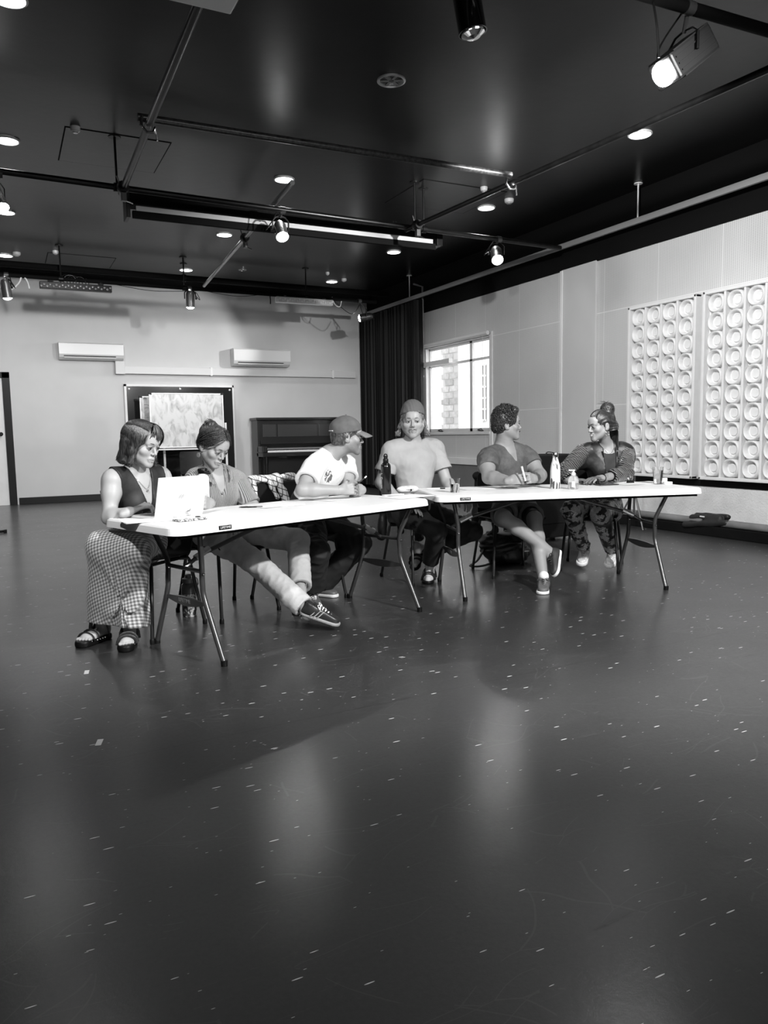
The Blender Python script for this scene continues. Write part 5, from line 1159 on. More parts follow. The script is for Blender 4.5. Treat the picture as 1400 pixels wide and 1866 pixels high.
def foot_prims(P, s=1., sock=False):
    pr = [CN(P(0, .05, .05), P(0, .06, .10), .030 * s, .034 * s, .02), CN(P(0, .05, .045), P(.002, .19, .035), .030 * s, .026 * s, .03), CN(P(.015, .14, .035), P(.018, .2, .032), .022 * s, .018 * s, .02), CN(P(-.018, .14, .033), P(-.02, .19, .030), .02 * s, .016 * s, .02)]
    if not sock:
        for i in range(5): x = -.034 + i * .0165; pr.append(CN(P(x * .9, .19, .032), P(x, .232 - abs(i - 3.5) * .007, .031), .0095 * s, (.0085 if i < 4 else .0105) * s, .004))
    return pr
# hair: a volume plus drawn strands lying on it
def strand_mesh(lines, r0, mat, parent, name='hair_strands', base=None, seg=5):
    V = []; F = []; n = 0
    for pts in lines:
        P = np.array(pts); m = len(P); T = np.gradient(P, axis=0); T /= (np.linalg.norm(T, axis=1)[:, None] + 1e-9)
        U = np.cross(T, np.array((.31, .2, .93))); U /= (np.linalg.norm(U, axis=1)[:, None] + 1e-9); Wv = np.cross(T, U)
        rr = r0 * np.minimum(1, np.linspace(.5, 4, m)) * np.minimum(1, np.linspace(5, .25, m))
        for k in range(seg): a = 2 * PI * k / seg; V.append(P + (U * math.cos(a) + Wv * math.sin(a)) * rr[:, None])
        i = np.arange(m - 1)
        for k in range(seg): k2 = (k + 1) % seg; F.append(np.stack([n + k * m + i, n + k * m + i + 1, n + k2 * m + i + 1, n + k2 * m + i], 1))
        n += seg * m
    return fast_obj(name, np.concatenate(V), np.concatenate(F), mat, parent, base)
def surf_line(p0, p1, n, c, r, bulge=0.):
    """head-local line from p0 to p1 kept on an ellipsoid"""
    a = (np.array(p0) - c) / r; b = (np.array(p1) - c) / r; out = []
    for i in range(n + 1): t = i / n; v = a * (1 - t) + b * t; ln = np.linalg.norm(a) * (1 - t) + np.linalg.norm(b) * t; v = v / max(np.linalg.norm(v), 1e-6) * ln; out.append(c + v * r * (1 + bulge * math.sin(PI * t)))
    return out
def hair_mat(name, v, hi=.12, sc=(200, 200, 25)):
    m = gm(name, v, .38, spec=.6); nt, b, L = nodes_of(m); vec, s = objxyz(nt); n = nd(nt, 'ShaderNodeTexNoise', i_Scale=1., i_Detail=3.); mp = nd(nt, 'ShaderNodeMapping'); mp.inputs['Scale'].default_value = sc; L(vec, mp.inputs[0]); L(mp.outputs[0], n.inputs['Vector'])
    r = nd(nt, 'ShaderNodeMapRange'); r.inputs['From Min'].default_value = .35; r.inputs['From Max'].default_value = .75; r.inputs['To Min'].default_value = v * .5; r.inputs['To Max'].default_value = hi; L(n.outputs['Fac'], r.inputs['Value']); L(r.outputs[0], b.inputs['Base Color'])
    bp = nd(nt, 'ShaderNodeBump', i_Strength=.4, i_Distance=.004); L(n.outputs['Fac'], bp.inputs['Height']); L(bp.outputs['Normal'], b.inputs['Normal']); return m
def cap_hair(p, mat, thick=1., front=.078, opening=None, disp=None, extra=(), extrasub=(), name='hair', h=.0035, low=-.075):
    H, R, s = p.H, p.HR, p.hs
    pr = [EL(H(0, -.018, .040), np.array((.083, .100, .087)) * thick * s, R, .02), EL(H(0, -.055, -.02), np.array((.066, .055, .065)) * thick * s, R, .03)] + list(extra)
    sub = [EL(H(0, .098, -.028), np.array((.062, .066, .088)) * s, R, .012, 's'), EL(H(0, .06, -.075), np.array((.09, .09, .075)) * s, R, .012, 's')] if opening is None else opening
    return sdf_obj(name, pr, h, mat, p.body, cuts=[(H(0, 0, low), -R[:, 2])], disp=disp, sub=list(sub) + list(extrasub), base=p.base)
# joints measured on the photograph (sight line x, y met with the plane at that depth)
SJ = {
'p1': dict(pel=(250,985,4.66),neck=(247,858,4.50),head=(259,808,4.42),shR=(205,871,4.42),shL=(293,866,4.58),hipR=(232,985,4.70),hipL=(268,990,4.60),knR=(187,994,4.36),knL=(243,1003,4.24),anR=(187,1140,4.60),anL=(236,1143,4.44),
  elR=(199,943,4.36),wrR=(233,933,4.26),elL=(322,925,4.52),wrL=(302,935,4.33),toR=(152,1176,4.50),toL=(232,1180,4.32)),
'p2': dict(pel=(395,965,4.95),neck=(388,858,4.84),head=(389,812,4.72),shR=(355,873,4.80),shL=(434,876,4.88),hipR=(378,968,4.88),hipL=(420,965,4.95),knR=(462,1022,4.50),knL=(543,985,4.68),anR=(560,1112,4.20),anL=(549,1092,4.30),
  elR=(345,930,4.72),wrR=(384,917,4.52),elL=(460,920,4.78),wrL=(440,950,4.60),toR=(638,1146,4.08),toL=(600,1136,4.16)),
'p3': dict(pel=(550,935,5.10),neck=(600,828,4.92),head=(633,796,4.84),shR=(572,850,4.78),shL=(632,846,5.10),hipR=(560,945,4.98),hipL=(572,935,5.18),knR=(578,1006,4.68),knL=(655,990,4.88),anR=(567,1075,4.85),anL=(575,1070,5.1),
  elR=(551,893,4.62),wrR=(622,893,4.56),elL=(636,886,4.95),wrL=(660,893,4.68),toR=(568,1098,4.72),toL=(600,1090,5.0)),
'p4': dict(pel=(757,930,5.25),neck=(752,806,5.30),head=(752,768,5.24),shR=(713,820,5.28),shL=(793,816,5.30),hipR=(740,935,5.25),hipL=(775,935,5.25),knR=(796,968,4.90),knL=(862,968,5.02),anR=(783,1030,5.18),anL=(766,1012,5.42),
  elR=(694,880,5.30),wrR=(733,916,5.10),elL=(814,878,5.20),wrL=(836,905,5.04),toR=(780,1062,5.04),toL=(756,1040,5.28)),
'p5': dict(pel=(938,925,5.10),neck=(918,812,5.04),head=(924,774,5.00),shR=(886,834,4.98),shL=(960,829,5.04),hipR=(922,930,5.08),hipL=(955,930,5.10),knR=(916,942,4.66),knL=(974,945,4.70),anR=(1003,1006,4.52),anL=(991,1058,4.42),
  elR=(891,870,4.84),wrR=(931,876,4.60),elL=(985,866,4.88),wrL=(974,873,4.66),toR=(1012,1046,4.46),toL=(990,1086,4.22)),
'p6': dict(pel=(1102,922,4.98),neck=(1106,812,4.92),head=(1094,776,4.88),shR=(1062,825,5.00),shL=(1141,823,4.84),hipR=(1082,928,5.04),hipL=(1112,930,4.92),knR=(1040,930,4.76),knL=(1094,938,4.60),anR=(1066,1000,4.98),anL=(1117,1005,4.84),
  elR=(1029,860,4.90),wrR=(1042,874,4.70),elL=(1140,862,4.70),wrL=(1098,871,4.58),toR=(1058,1038,4.84),toL=(1110,1038,4.72)),
}
SJ = {k: {a: ony(*b) for a, b in v.items()} for k, v in SJ.items()}
A3 = lambda *a: np.array(a, float)
def gingham(name, f=26., dark=.16, light=.72, mid=.40):
    m = gm(name, light, .8, sheen=.2); nt, b, L = nodes_of(m); vec, s = objxyz(nt)
    u = mth(nt, 'MULTIPLY_ADD', s[0], .80, mth(nt, 'MULTIPLY', s[1], -.55)); v = mth(nt, 'MULTIPLY_ADD', s[1], .55, s[2])
    a = mth(nt, 'GREATER_THAN', mth(nt, 'SINE', mth(nt, 'MULTIPLY', u, 2 * PI * f)), 0); c = mth(nt, 'GREATER_THAN', mth(nt, 'SINE', mth(nt, 'MULTIPLY', v, 2 * PI * f)), 0)
    q = mth(nt, 'ADD', a, c); col = mixv(nt, mth(nt, 'GREATER_THAN', q, .5), light, mid); col = mixv(nt, mth(nt, 'GREATER_THAN', q, 1.5), col, dark); L(col, b.inputs['Base Color']); return m
def gridcheck(name, f=26.):
    m = gm(name, .7, .8); nt, b, L = nodes_of(m); vec, s = objxyz(nt, .3)
    a = mth(nt, 'GREATER_THAN', mth(nt, 'SINE', mth(nt, 'MULTIPLY', mth(nt, 'ADD', s[0], s[1]), 2 * PI * f)), .86); c = mth(nt, 'GREATER_THAN', mth(nt, 'SINE', mth(nt, 'MULTIPLY', mth(nt, 'MULTIPLY_ADD', s[0], .4, s[2]), 2 * PI * f)), .86)
    L(mixv(nt, mth(nt, 'MAXIMUM', a, c), .72, .06), b.inputs['Base Color']); return m
def ribbed():
    m = gm('rib_knit', .30, .8, sheen=.3); nt, b, L = nodes_of(m); vec, s = objxyz(nt); w = mth(nt, 'SINE', mth(nt, 'MULTIPLY', mth(nt, 'MULTIPLY_ADD', s[0], 1., mth(nt, 'MULTIPLY', s[1], .5)), 620.)); w2 = mth(nt, 'SINE', mth(nt, 'MULTIPLY', s[2], 900.))
    bp = nd(nt, 'ShaderNodeBump', i_Strength=.9, i_Distance=.005); L(w, bp.inputs['Height']); L(bp.outputs['Normal'], b.inputs['Normal']); L(mth(nt, 'MULTIPLY_ADD', w, .07, .30), b.inputs['Base Color']); return m
def mottled():
    m = gm('washed_tee', .13, .85); nt, b, L = nodes_of(m); vec, s = objxyz(nt); n = nd(nt, 'ShaderNodeTexNoise', i_Scale=9., i_Detail=7., i_Roughness=.7); L(vec, n.inputs['Vector'])
    r = nd(nt, 'ShaderNodeMapRange'); r.inputs['From Min'].default_value = .35; r.inputs['From Max'].default_value = .7; r.inputs['To Min'].default_value = .055; r.inputs['To Max'].default_value = .13; L(n.outputs['Fac'], r.inputs['Value']); L(r.outputs[0], b.inputs['Base Color']); return m
def denim(name, v):
    m = gm(name, v, .85, noise=.12, nscale=14, bump=.12, bscale=160); return m
def sequin():
    m = gm('sequin_black', .012, .45); nt, b, L = nodes_of(m); vec, s = objxyz(nt); v = nd(nt, 'ShaderNodeTexVoronoi', i_Scale=170.); v.feature = 'DISTANCE_TO_EDGE'; L(vec, v.inputs['Vector']); n = nd(nt, 'ShaderNodeTexNoise', i_Scale=16., i_Detail=4.); L(vec, n.inputs['Vector'])
    a = mth(nt, 'MULTIPLY', mth(nt, 'LESS_THAN', v.outputs['Distance'], .2), mth(nt, 'GREATER_THAN', n.outputs['Fac'], .5)); L(mixv(nt, a, .012, .5), b.inputs['Base Color']); return m
def satin():
    m = gm('black_satin', .010, .45); nt, b, L = nodes_of(m); vec, s = objxyz(nt); n = nd(nt, 'ShaderNodeTexNoise', i_Scale=7., i_Detail=3.); L(vec, n.inputs['Vector'])
    bp = nd(nt, 'ShaderNodeBump', i_Strength=.5, i_Distance=.02); L(n.outputs['Fac'], bp.inputs['Height']); L(bp.outputs['Normal'], b.inputs['Normal']); return m
def pinstripe():
    m = gm('pinstripe_satin', .02, .28, coat=.2); nt, b, L = nodes_of(m); vec, s = objxyz(nt); n = nd(nt, 'ShaderNodeTexNoise', i_Scale=9., i_Detail=2.); L(vec, n.inputs['Vector'])
    w = mth(nt, 'SINE', mth(nt, 'MULTIPLY_ADD', mth(nt, 'ADD', mth(nt, 'MULTIPLY', s[2], .9), mth(nt, 'MULTIPLY', s[0], .9)), 330., mth(nt, 'MULTIPLY', n.outputs['Fac'], 9.)))
    L(mixv(nt, mth(nt, 'GREATER_THAN', w, .80), .014, .36), b.inputs['Base Color']); return m
hb = hair_mat('hair_dark', .012, .10); hbr = hair_mat('hair_brown', .022, .15); hbk = hair_mat('hair_black', .006, .05); hli = hair_mat('hair_light', .10, .40)
browd = gm('brow_dark', .02, .6); browm = gm('brow_mid', .09, .6)
def legs_cover(p, mat, name, off, hem=1.0, flare=1., seeds=11, amp=.007, h=.0065, waist=True, rk=1.0, up_only=False, extra=()):
    J = p.J
    if waist: garment(p, name, [x for x in p.tor[:2]] + [CN(J['hip' + q], J['hip' + q] + (J['kn' + q] - J['hip' + q]) * .35, .088, .084, .04) for q in 'RL'] + list(extra), h, mat, off, cuts=[(J['pel'] + p.up * .13, p.up)], disp=folds(p.base, amp * .6, seeds))
    for q in 'RL':
        hp_, kn, an = J['hip' + q], J['kn' + q], J['an' + q]; end = hem[q] if isinstance(hem, dict) else hem
        pr = [CN(x[1], x[2], x[3] * rk, x[4] * rk, x[5]) for x in p.legs[q]['up']]
        if up_only: e = hp_ + (kn - hp_) * end; d = nv(kn - hp_); pr = [CN(hp_, kn + d * .02, .090, .080, .04)]; hol = ([CN(hp_ + d * .1, kn + d * .1, .076, .074, .02)], 0.)
        else: d = nv(an - kn); e = kn + (an - kn) * end; pr += [CN(kn, e + d * .04, .060 * rk, .048 * flare, .035)]; hol = ([CN(e - d * .06, e + d * .08, .034 * flare, .041 * flare, .01)], 0.)
        g = garment(p, name + '_leg', pr, h, mat, off, cuts=[(e, d)], disp=folds(kn, amp, seeds + ord(q), 34), holl=hol)

# ---- person 1: woman at the laptop
J = SJ['p1']
p = build_person('woman in a dark waistcoat and checked skirt typing at the laptop', J, A3(.60, -.72, -.30), dict(skin=skin_mat('skin_a', .40), fem=True, hs=1.02, chub=.003, arm=1.0, browmat=browm, closed=.003, gaze=(.002, -.003), bare_legs=False, ankles=True, bulk=.98, lips=.4,
    handR=dict(d=A3(.78, .22, .22), n=A3(.22, .05, -1), curls=[(-.1, .85, .5), (-.02, .95, .5), (.1, 1.0, .5), (.25, 1.0, .5)], thumb=(.5, .3), spread=.22), handL=dict(d=A3(-.75, -.3, .05), n=A3(0, .1, -1), curl=(.3, .6, .4))))
M_vest = gm('dark_waistcoat', .016, .55, noise=.2, nscale=60)
nk = J['neck']; garment(p, 'waistcoat', list(p.tor), .005, M_vest, .011, cuts=[(J['pel'] + p.up * .10, -p.up)], disp=folds(p.base, .004, 3, 22),
    sub=[EL(nk + p.up * .03 + p.fwd * .02, (.062, .075, .05), p.T, .006, 's'), CN(nk + p.fwd * .05 + p.up * .03, nk - p.up * .205 + p.fwd * .145, .062, .006, .006, None, 's')] + [EL(J['sh' + q] + p.side * (.03 if q == 'R' else -.03) - p.up * .005, (.050, .11, .085), p.T, .006, 's') for q in 'RL'])
b = MB(); 
for i in range(3): b.lathe([(.007, 0), (.006, .003), (.001, .004)], 12, nk - p.up * (.215 + .05 * i) + p.fwd * .135)
b.build('button', M_black, p.body, True, off=p.base)
c0 = nk + p.up * .012; pts = [c0 + p.side * .052 * math.cos(a) + p.fwd * (.06 + .03 * math.sin(a)) - p.up * (.06 * math.sin(a)**2) for a in np.linspace(.1, PI - .1, 13)]
MB().tube(smoothpath([c0 + p.side * .058 + p.fwd * .03, c0 + p.side * .04 + p.fwd * .082 - p.up * .035, c0 + p.fwd * .106 - p.up * .085, c0 - p.side * .04 + p.fwd * .082 - p.up * .035, c0 - p.side * .058 + p.fwd * .03], 6), .0013, 5).lathe([(.006, 0), (.006, .002)], 10, c0 + p.fwd * .11 - p.up * .095, R=Euler((PI / 2, 0, 0)).to_matrix()).build('necklace', M_chrome, p.body, True, off=p.base)
M_ging = gingham('gingham', 56., .12, .66, .34)
hipc = (J['hipR'] + J['hipL']) / 2; kR, kL = J['knR'], J['knL']; hemz = .17
aR = A3(J['anR'][0] - .0, J['anR'][1] - .04, hemz - .03); aL = A3(J['anL'][0] + .02, J['anL'][1] - .03, hemz - .03)
sk = [CN(J['hipR'], J['hipL'], .108, .108, .06), CN(hipc, hipc + p.up * .12, .113, .108, .05, (p.fwd, .85)), CN(J['hipR'], kR, .096, .070, .05), CN(J['hipL'], kL, .096, .072, .05), CN(hipc, (kR + kL) / 2, .08, .06, .08),
      CN(kR, aR, .070, .080, .06), CN(kL, aL, .072, .084, .06), CN((kR + kL) / 2, (aR + aL) / 2, .055, .085, .08)]
kc_ = (kR + kL) / 2
def skf(x, y, z):
    dx, dy = x - kc_[0], y - kc_[1]; a = np.arctan2(dy, dx); w = np.clip((.55 - z) / .4, 0, 1); o = .012 * w * np.sin(7 * a + 1.2 * np.sin(5 * z + 1)) + .004 * np.sin(24 * x + 14 * z) * (1 - w) + .002 * np.sin(30 * z + 22 * x); return o
garment(p, 'skirt', sk, .0065, M_ging, .004, cuts=[(A3(0, 0, hemz), (-.1, 0, -1))], disp=skf, holl=([CN(aR + A3(0, 0, .10), aR - A3(0, 0, .05), .03, .056, .03), CN(aL + A3(0, 0, .10), aL - A3(0, 0, .05), .03, .058, .03)], 0.))
M_sand = gm('sandal_leather', .014, .45, bump=.2, bscale=80)
for q in 'RL':
    rt, P = shoe(p, J['an' + q], A3(J['to' + q][0], J['to' + q][1], .0), (0, 0, 1), .98, 'sandal', (M_sand, M_black, M_black), .038, 'sandal', .047)
    sdf_obj('foot', [CN(J['kn' + q] * .25 + J['an' + q] * .75, P(0, .055, .09), .036, .036, .02)] + foot_prims(lambda x, y, z: P(x, y, z + .012), .98), .004, skin_mat('skin_a', .40), p.body, base=p.base)
    b = MB(); [b.box(P((-1 if i % 2 else 1) * 0 + .049 * math.cos(a), .12 + .12 * math.sin(a), .030) - .002, P(.049 * math.cos(a), .12 + .12 * math.sin(a), .030) + .002) for i, a in enumerate(np.linspace(-.2, PI + .2, 22))]; b.build('stitching', M_white, rt, off=p.base)
# bob haircut with a fringe, ends turned outwards
H, s = p.H, p.hs; C0 = A3(0, -.016, .040); R0 = A3(.087, .103, .090)
ex = [EL(H(0, -.05, -.02), (.080, .062, .085), p.HR, .03)]
for q in (-1, 1): ex += [CN(H(q * .066, .012, .04), H(q * .080, .012, -.04), .026, .024, .03), CN(H(q * .080, .012, -.04), H(q * .088, .022, -.105), .023, .017, .02), CN(H(q * .070, -.045, .0), H(q * .078, -.04, -.11), .034, .026, .03)]
ex += [CN(H(0, -.06, -.04), H(0, -.075, -.11), .06, .045, .04)]
cap_hair(p, hair_mat('hair_brown_under', .012, .07), 1.03, extra=ex, opening=[EL(H(0, .105, -.028), (.058, .070, .074), p.HR, .010, 's'), EL(H(0, .09, -.09), (.060, .085, .07), p.HR, .012, 's')], low=-.125, disp=None)
ln = []
for i in range(1500):
    a = RNG.uniform(-PI * .62, PI * .62); t = RNG.uniform(.8, 1.); q = 1 if a > 0 else -1
    side_ = abs(a) / (PI * .62)
    p0 = A3(.012 * q, .055 - .12 * side_, .128 - .01 * side_); yend = .035 - .12 * side_; p1 = A3(q * (.082 + .008 * (1 - side_)) * (1 - .5 * max(0, side_ - .6)), yend, -.02)
    L_ = surf_line(p0, p1, 9, C0, R0 * 1.02); end = p1 + A3(q * RNG.uniform(-.004, .014), RNG.uniform(-.005, .01), -RNG.uniform(.075, .10)); tip = end + A3(q * .010, .004, -.004)
    L_ = L_ + [p1 * .55 + end * .45 + A3(q * -.002, 0, 0), end, tip]; L_ = smoothpath(L_, 2); ln.append([p.H(*v) for v in L_])
for i in range(46):
    u = RNG.uniform(-1, 1); p0 = A3(.0 + u * .01, .06, .125); p1 = A3(u * .058 - .008, .098 - abs(u) * .028, .036 + RNG.uniform(-.006, .008) + .0 * abs(u)); L_ = surf_line(p0, p1, 7, C0, R0 * 1.04, .02); ln.append([p.H(*v) for v in L_])
strand_mesh(ln, .0017, hbr, p.body, base=p.base, seg=4)

# ---- person 2: woman in the ribbed polo
J = SJ['p2']
p = build_person('woman in a ribbed knit polo and cropped jeans looking down, ankles crossed', J, A3(.42, -.78, -.52), dict(skin=skin_mat('skin_b', .32), fem=True, hs=1.04, chub=.002, arm=.98, browmat=browm, closed=.004, gaze=(.001, -.004), ankles=True, lips=.3, bulk=1.0,
    handR=dict(d=A3(-.55, -.75, .15), n=A3(-.6, .5, .0), curl=(.5, .6, .4)), handL=dict(d=A3(-.6, -.6, -.3), n=A3(0, 0, -1))))
M_rib = ribbed(); tee(p, M_rib, .96, .062, .13, .013, 21, .006, 1.12, -.04)
c = p.J['neck'] + p.up * .018
for q in (-1, 1):
    pts = [c - p.fwd * .06 + p.side * q * .03 + p.up * .012, c + p.side * q * .080 + p.up * .010, c + p.side * q * .084 + p.fwd * .065 - p.up * .004, c + p.side * q * .060 + p.fwd * .135 - p.up * .055]
    MB().tube(smoothpath(pts, 5), [.016] * 12 + [.014, .012, .008, .005], 8, flat=.35).build('collar', M_rib, p.body, True, off=p.base)
for i in range(2): MB().lathe([(.006, 0), (.005, .003), (.001, .0035)], 12, c - p.up * (.135 + .022 * i) + p.fwd * .128 + p.side * .012, R=Euler((PI / 2.2, 0, 0)).to_matrix()).build('button', M_black, p.body, True, off=p.base)
legs_cover(p, denim('pale_denim', .46), 'jeans', .013, {'R': .93, 'L': .80}, 1.2, 31, .005)
for q in 'RL':
    kn, an = J['kn' + q], J['an' + q]; d = nv(an - kn)
    MB().tube([kn + (an - kn) * t + p.side * .0 + nv(np.cross(d, (0.5, -.85, 0))) * 0 + A3(.25, -.9, 0) * (.078 - .014 * t) for t in np.linspace(.12, .76, 7)], .0022, 5).build('seam', gm('denim_seam', .25, .8), p.body, True, off=p.base)
M_snk = gm('trainer_black', .02, .4, bump=.1, bscale=60); M_gum = gm('gum_sole', .28, .5)
sL, PL = shoe(p, J['anL'], A3(J['toL'][0], J['toL'][1], .05), (.1, .05, 1), 1.0, 'stripes', (M_snk, M_gum, M_white), .020, 'trainer')
sR, PR = shoe(p, J['anR'] - A3(0, 0, .05), A3(J['toR'][0], J['toR'][1], .005), (.25, -.25, 1), 1.0, 'stripes', (M_snk, M_gum, M_white), .020, 'trainer')
sdf_obj('sock', [CN(PL(0, .055, .06), PL(0, .06, .105), .034, .036, .02)], .005, M_white, p.body, base=p.base)
H = p.H; C0 = A3(0, -.016, .040); R0 = A3(.079, .097, .084)
cap_hair(p, hb, .975, extra=[EL(H(0, -.10, .05), (.040, .035, .038), p.HR, .02), EL(H(.01, -.06, .115), (.03, .03, .022), p.HR, .015)], low=-.055, disp=lambda x, y, z: .0015 * np.sin(220 * x + 30 * np.sin(14 * y)))
ln = []
for i in range(520):
    q = 1 if i % 2 else -1; t = RNG.uniform(0, 1); p0 = A3(.003 * q, .088 - .14 * t, .088 + .035 * math.sin(PI * min(1, t * 1.2))); p1 = A3(q * .070 * RNG.uniform(.75, 1), -.055 - .03 * t, RNG.uniform(-.03, .05)); ln.append([p.H(*v) for v in surf_line(p0, p1, 9, C0, R0 * 1.015)])
for i in range(90): a = RNG.normal(size=3); a /= np.linalg.norm(a); b_ = RNG.normal(size=3); b_ /= np.linalg.norm(b_); o_ = A3(.01 * RNG.uniform(-1, 1), -.085, .085); ln.append([p.H(*(o_ + (a * math.cos(t) + b_ * math.sin(t)) * .035)) for t in np.linspace(0, 2, 7)])
strand_mesh(ln, .0015, hb, p.body, base=p.base, seg=4)
for q in (-1, 1): MB().tube([p.H(q * .083, -.004, -.045), p.H(q * .085, -.004, -.052)], .0015, 5).lathe([(.014, -.002), (.016, 0), (.014, .002)], 16, p.H(q * .086, -.006, -.066), R=p.HR @ np.array(Euler((0, PI / 2, 0)).to_matrix())).build('earring', gm('dull_grey', .22, .5), p.body, True, off=p.base)

# ---- person 3: man in the cap
J = SJ['p3']
p = build_person('man in a cap and white tee leaning on the left table, seen in profile', J, A3(.96, -.26, -.06), dict(skin=skin_mat('skin_c', .30), hs=1.04, arm=1.08, bulk=1.02, browmat=browm, beard=.6, nose=1.12, neck=.056, ankles=True,
    handR=dict(d=A3(.95, .0, .06), n=A3(-.1, .85, -.2), curl=(.75, .9, .5), thumb=(.7, .5)), handL=dict(d=A3(-.62, -.62, .03), n=A3(-.6, .65, -.1), curl=(.7, .9, .6), thumb=(.4, .5))))
def print_tee(c, r):
    m = gm('white_tee', .82, .8, sheen=.1); nt, b, L = nodes_of(m); vec, s = objxyz(nt); d = None
    for i, (cc, rr) in enumerate(zip(c, r)): t = mth(nt, 'DIVIDE', mth(nt, 'SUBTRACT', s[i], float(cc)), float(rr)); t = mth(nt, 'MULTIPLY', t, t); d = t if d is None else mth(nt, 'ADD', d, t)
    n = nd(nt, 'ShaderNodeTexNoise', i_Scale=55., i_Detail=3.); L(vec, n.inputs['Vector']); a = mth(nt, 'MULTIPLY', mth(nt, 'LESS_THAN', d, 1.), mth(nt, 'GREATER_THAN', n.outputs['Fac'], .47)); L(mixv(nt, a, .82, .12), b.inputs['Base Color']); return m
pc = ony(610, 872, 4.72) - p.base
tee(p, print_tee(pc, (.055, .12, .075)), .62, .072, None, .016, 41, .007, 1.45, -.06)
legs_cover(p, gm('black_trousers', .010, .75, noise=.2, nscale=12), 'trousers', .020, {'R': .86, 'L': .86}, 1.7, 51, .009, rk=1.05)
for q in 'RL': shoe(p, J['an' + q], A3(J['to' + q][0] + .03, J['to' + q][1] - .02, .0), (0, 0, 1), .95, 'sneaker', (gm('shoe_grey', .12, .5), M_white, M_white), .025, 'trainer')
H = p.H
cap_hair(p, hbr, .99, low=-.055, h=.004, disp=lambda x, y, z: .002 * np.sin(300 * x) * np.sin(260 * z), extra=[CN(H(q * .07, -.02, .0), H(q * .066, -.035, -.045), .018, .012, .02) for q in (-1, 1)])
M_cap = gm('cap_cloth', .10, .8, noise=.15, nscale=25, bump=.1, bscale=60)
cp_ = sdf_obj('cap', [EL(H(0, -.014, .052), np.array((.091, .108, .088)) * 1.04, p.HR, .02)], .004, M_cap, p.body, cuts=[(H(0, 0, .030), -(p.HR[:, 2] + p.HR[:, 1] * -.20))], base=p.base, disp=lambda x, y, z: .002 * np.sin(40 * x + 30 * z))
V = []; F = []; nu, nvv = 14, 8
for sd in (0, 1):
    for i in range(nu + 1):
        a = math.radians(-62 + 124 * i / nu)
        for j in range(nvv + 1):
            t = j / nvv; ln_ = .074 * math.cos(a * .72)**.6 * t; x = .088 * math.sin(a) * (1 - .06 * t); y = .085 * math.cos(a) + .012 + ln_; z = .044 - .013 * (x / .07)**2 - .020 * t - .05 * t * t * .2 - (.003 if sd else 0) - .012 * 0; V.append(H(x * 1.0, y, z))
n1 = (nu + 1) * (nvv + 1)
for i in range(nu):
    for j in range(nvv): a = i * (nvv + 1) + j; f = [a, a + nvv + 1, a + nvv + 2, a + 1]; F.append(f); F.append([n1 + k for k in f[::-1]])
for i in range(nu): a = i * (nvv + 1) + nvv; F.append([a, a + nvv + 1, n1 + a + nvv + 1, n1 + a])
mesh_obj('brim', np.array(V) - p.base, F, gm('cap_brim', .16, .8), cp_, True)
MB().lathe([(.007, 0), (.006, .004), (.001, .005)], 10, H(0, -.014, .143), R=p.HR).build('cap_button', M_cap, cp_, True, off=p.base)
MB().tube([H(x, y, .035) for x, y in ((-.05, -.105), (-.03, -.117), (0, -.122), (.03, -.117), (.05, -.105))], .006, 6, flat=.5).build('cap_strap', M_white, cp_, True, off=p.base)
rt = root('pen', ony(661, 874, 4.56), 'dark pen held up in the hands of the man in the cap', 'pen'); a = ony(652, 882, 4.56) - np.array(rt.location); c = ony(668, 868, 4.56) - np.array(rt.location)
MB().tube([a, c], .0045, 8).build('barrel', M_black, rt, True); MB().tube([c * .5, c * 1.0], .0056, 8).build('pen_cap', M_alu, rt, True)

# ---- person 4: man in the beanie
J = SJ['p4']
p = build_person('smiling man in a beanie and pale tee facing the camera with a crossed leg', J, A3(-.47, -.88, -.02), dict(skin=skin_mat('skin_d', .33), hs=1.09, arm=1.12, bulk=1.12, browmat=browm, beard=.30, beard_region='moustache', smile=1.6, chub=.006, closed=.0035, neck=.056, gaze=(-.003, 0), ankles=True,
    handR=dict(d=A3(.55, -.62, -.28), n=A3(-.1, -.2, -1), curls=[(.15, .35, .2), (.2, .35, .2), (.2, .35, .2), (.25, .4, .25)], spread=.2, s=1.06), handL=dict(d=A3(.2, -.85, -.3), n=A3(0, -.2, -1))))
tee(p, gm('oat_tee', .34, .85, noise=.06, nscale=14), .66, .072, None, .014, 61, .006, 1.42, -.06)
legs_cover(p, gm('black_jeans', .012, .8, noise=.3, nscale=20), 'jeans', .013, {'R': .86, 'L': .88}, 1.1, 71, .007)
for q, up_ in (('R', (0, 0, 1)), ('L', (-.5, -.3, .75))):
    rt, P = shoe(p, J['an' + q], A3(J['to' + q][0], J['to' + q][1], .0 if q == 'R' else .045), up_, 1.0, 'sandal', (M_sand, M_black, M_black), .026, 'sandal', .047)
    sdf_obj('sock_foot', [CN(J['kn' + q] * .2 + J['an' + q] * .8, P(0, .055, .07), .036, .036, .02)] + foot_prims(lambda x, y, z: P(x, y, z), .98, True) + [CN(P(.0, .16, .035), P(0, .225, .032), .032, .026, .02)], .0045, gm('pale_sock', .52, .8), p.body, base=p.base)
H = p.H
M_bea = gm('beanie_wool', .11, .85, bump=.3, bscale=120)
bn = sdf_obj('beanie', [EL(H(0, -.018, .058), np.array((.089, .106, .088)) * 1.06, p.HR, .02), EL(H(0, -.03, .10), (.07, .08, .062), p.HR, .03)], .004, M_bea, p.body, cuts=[(H(0, .03, .054), -(p.HR[:, 2] - p.HR[:, 1] * .30))], base=p.base, disp=lambda x, y, z: .0012 * np.sin(300 * x + 4 * np.sin(20 * z)) + .002 * np.sin(30 * x + 20 * y))
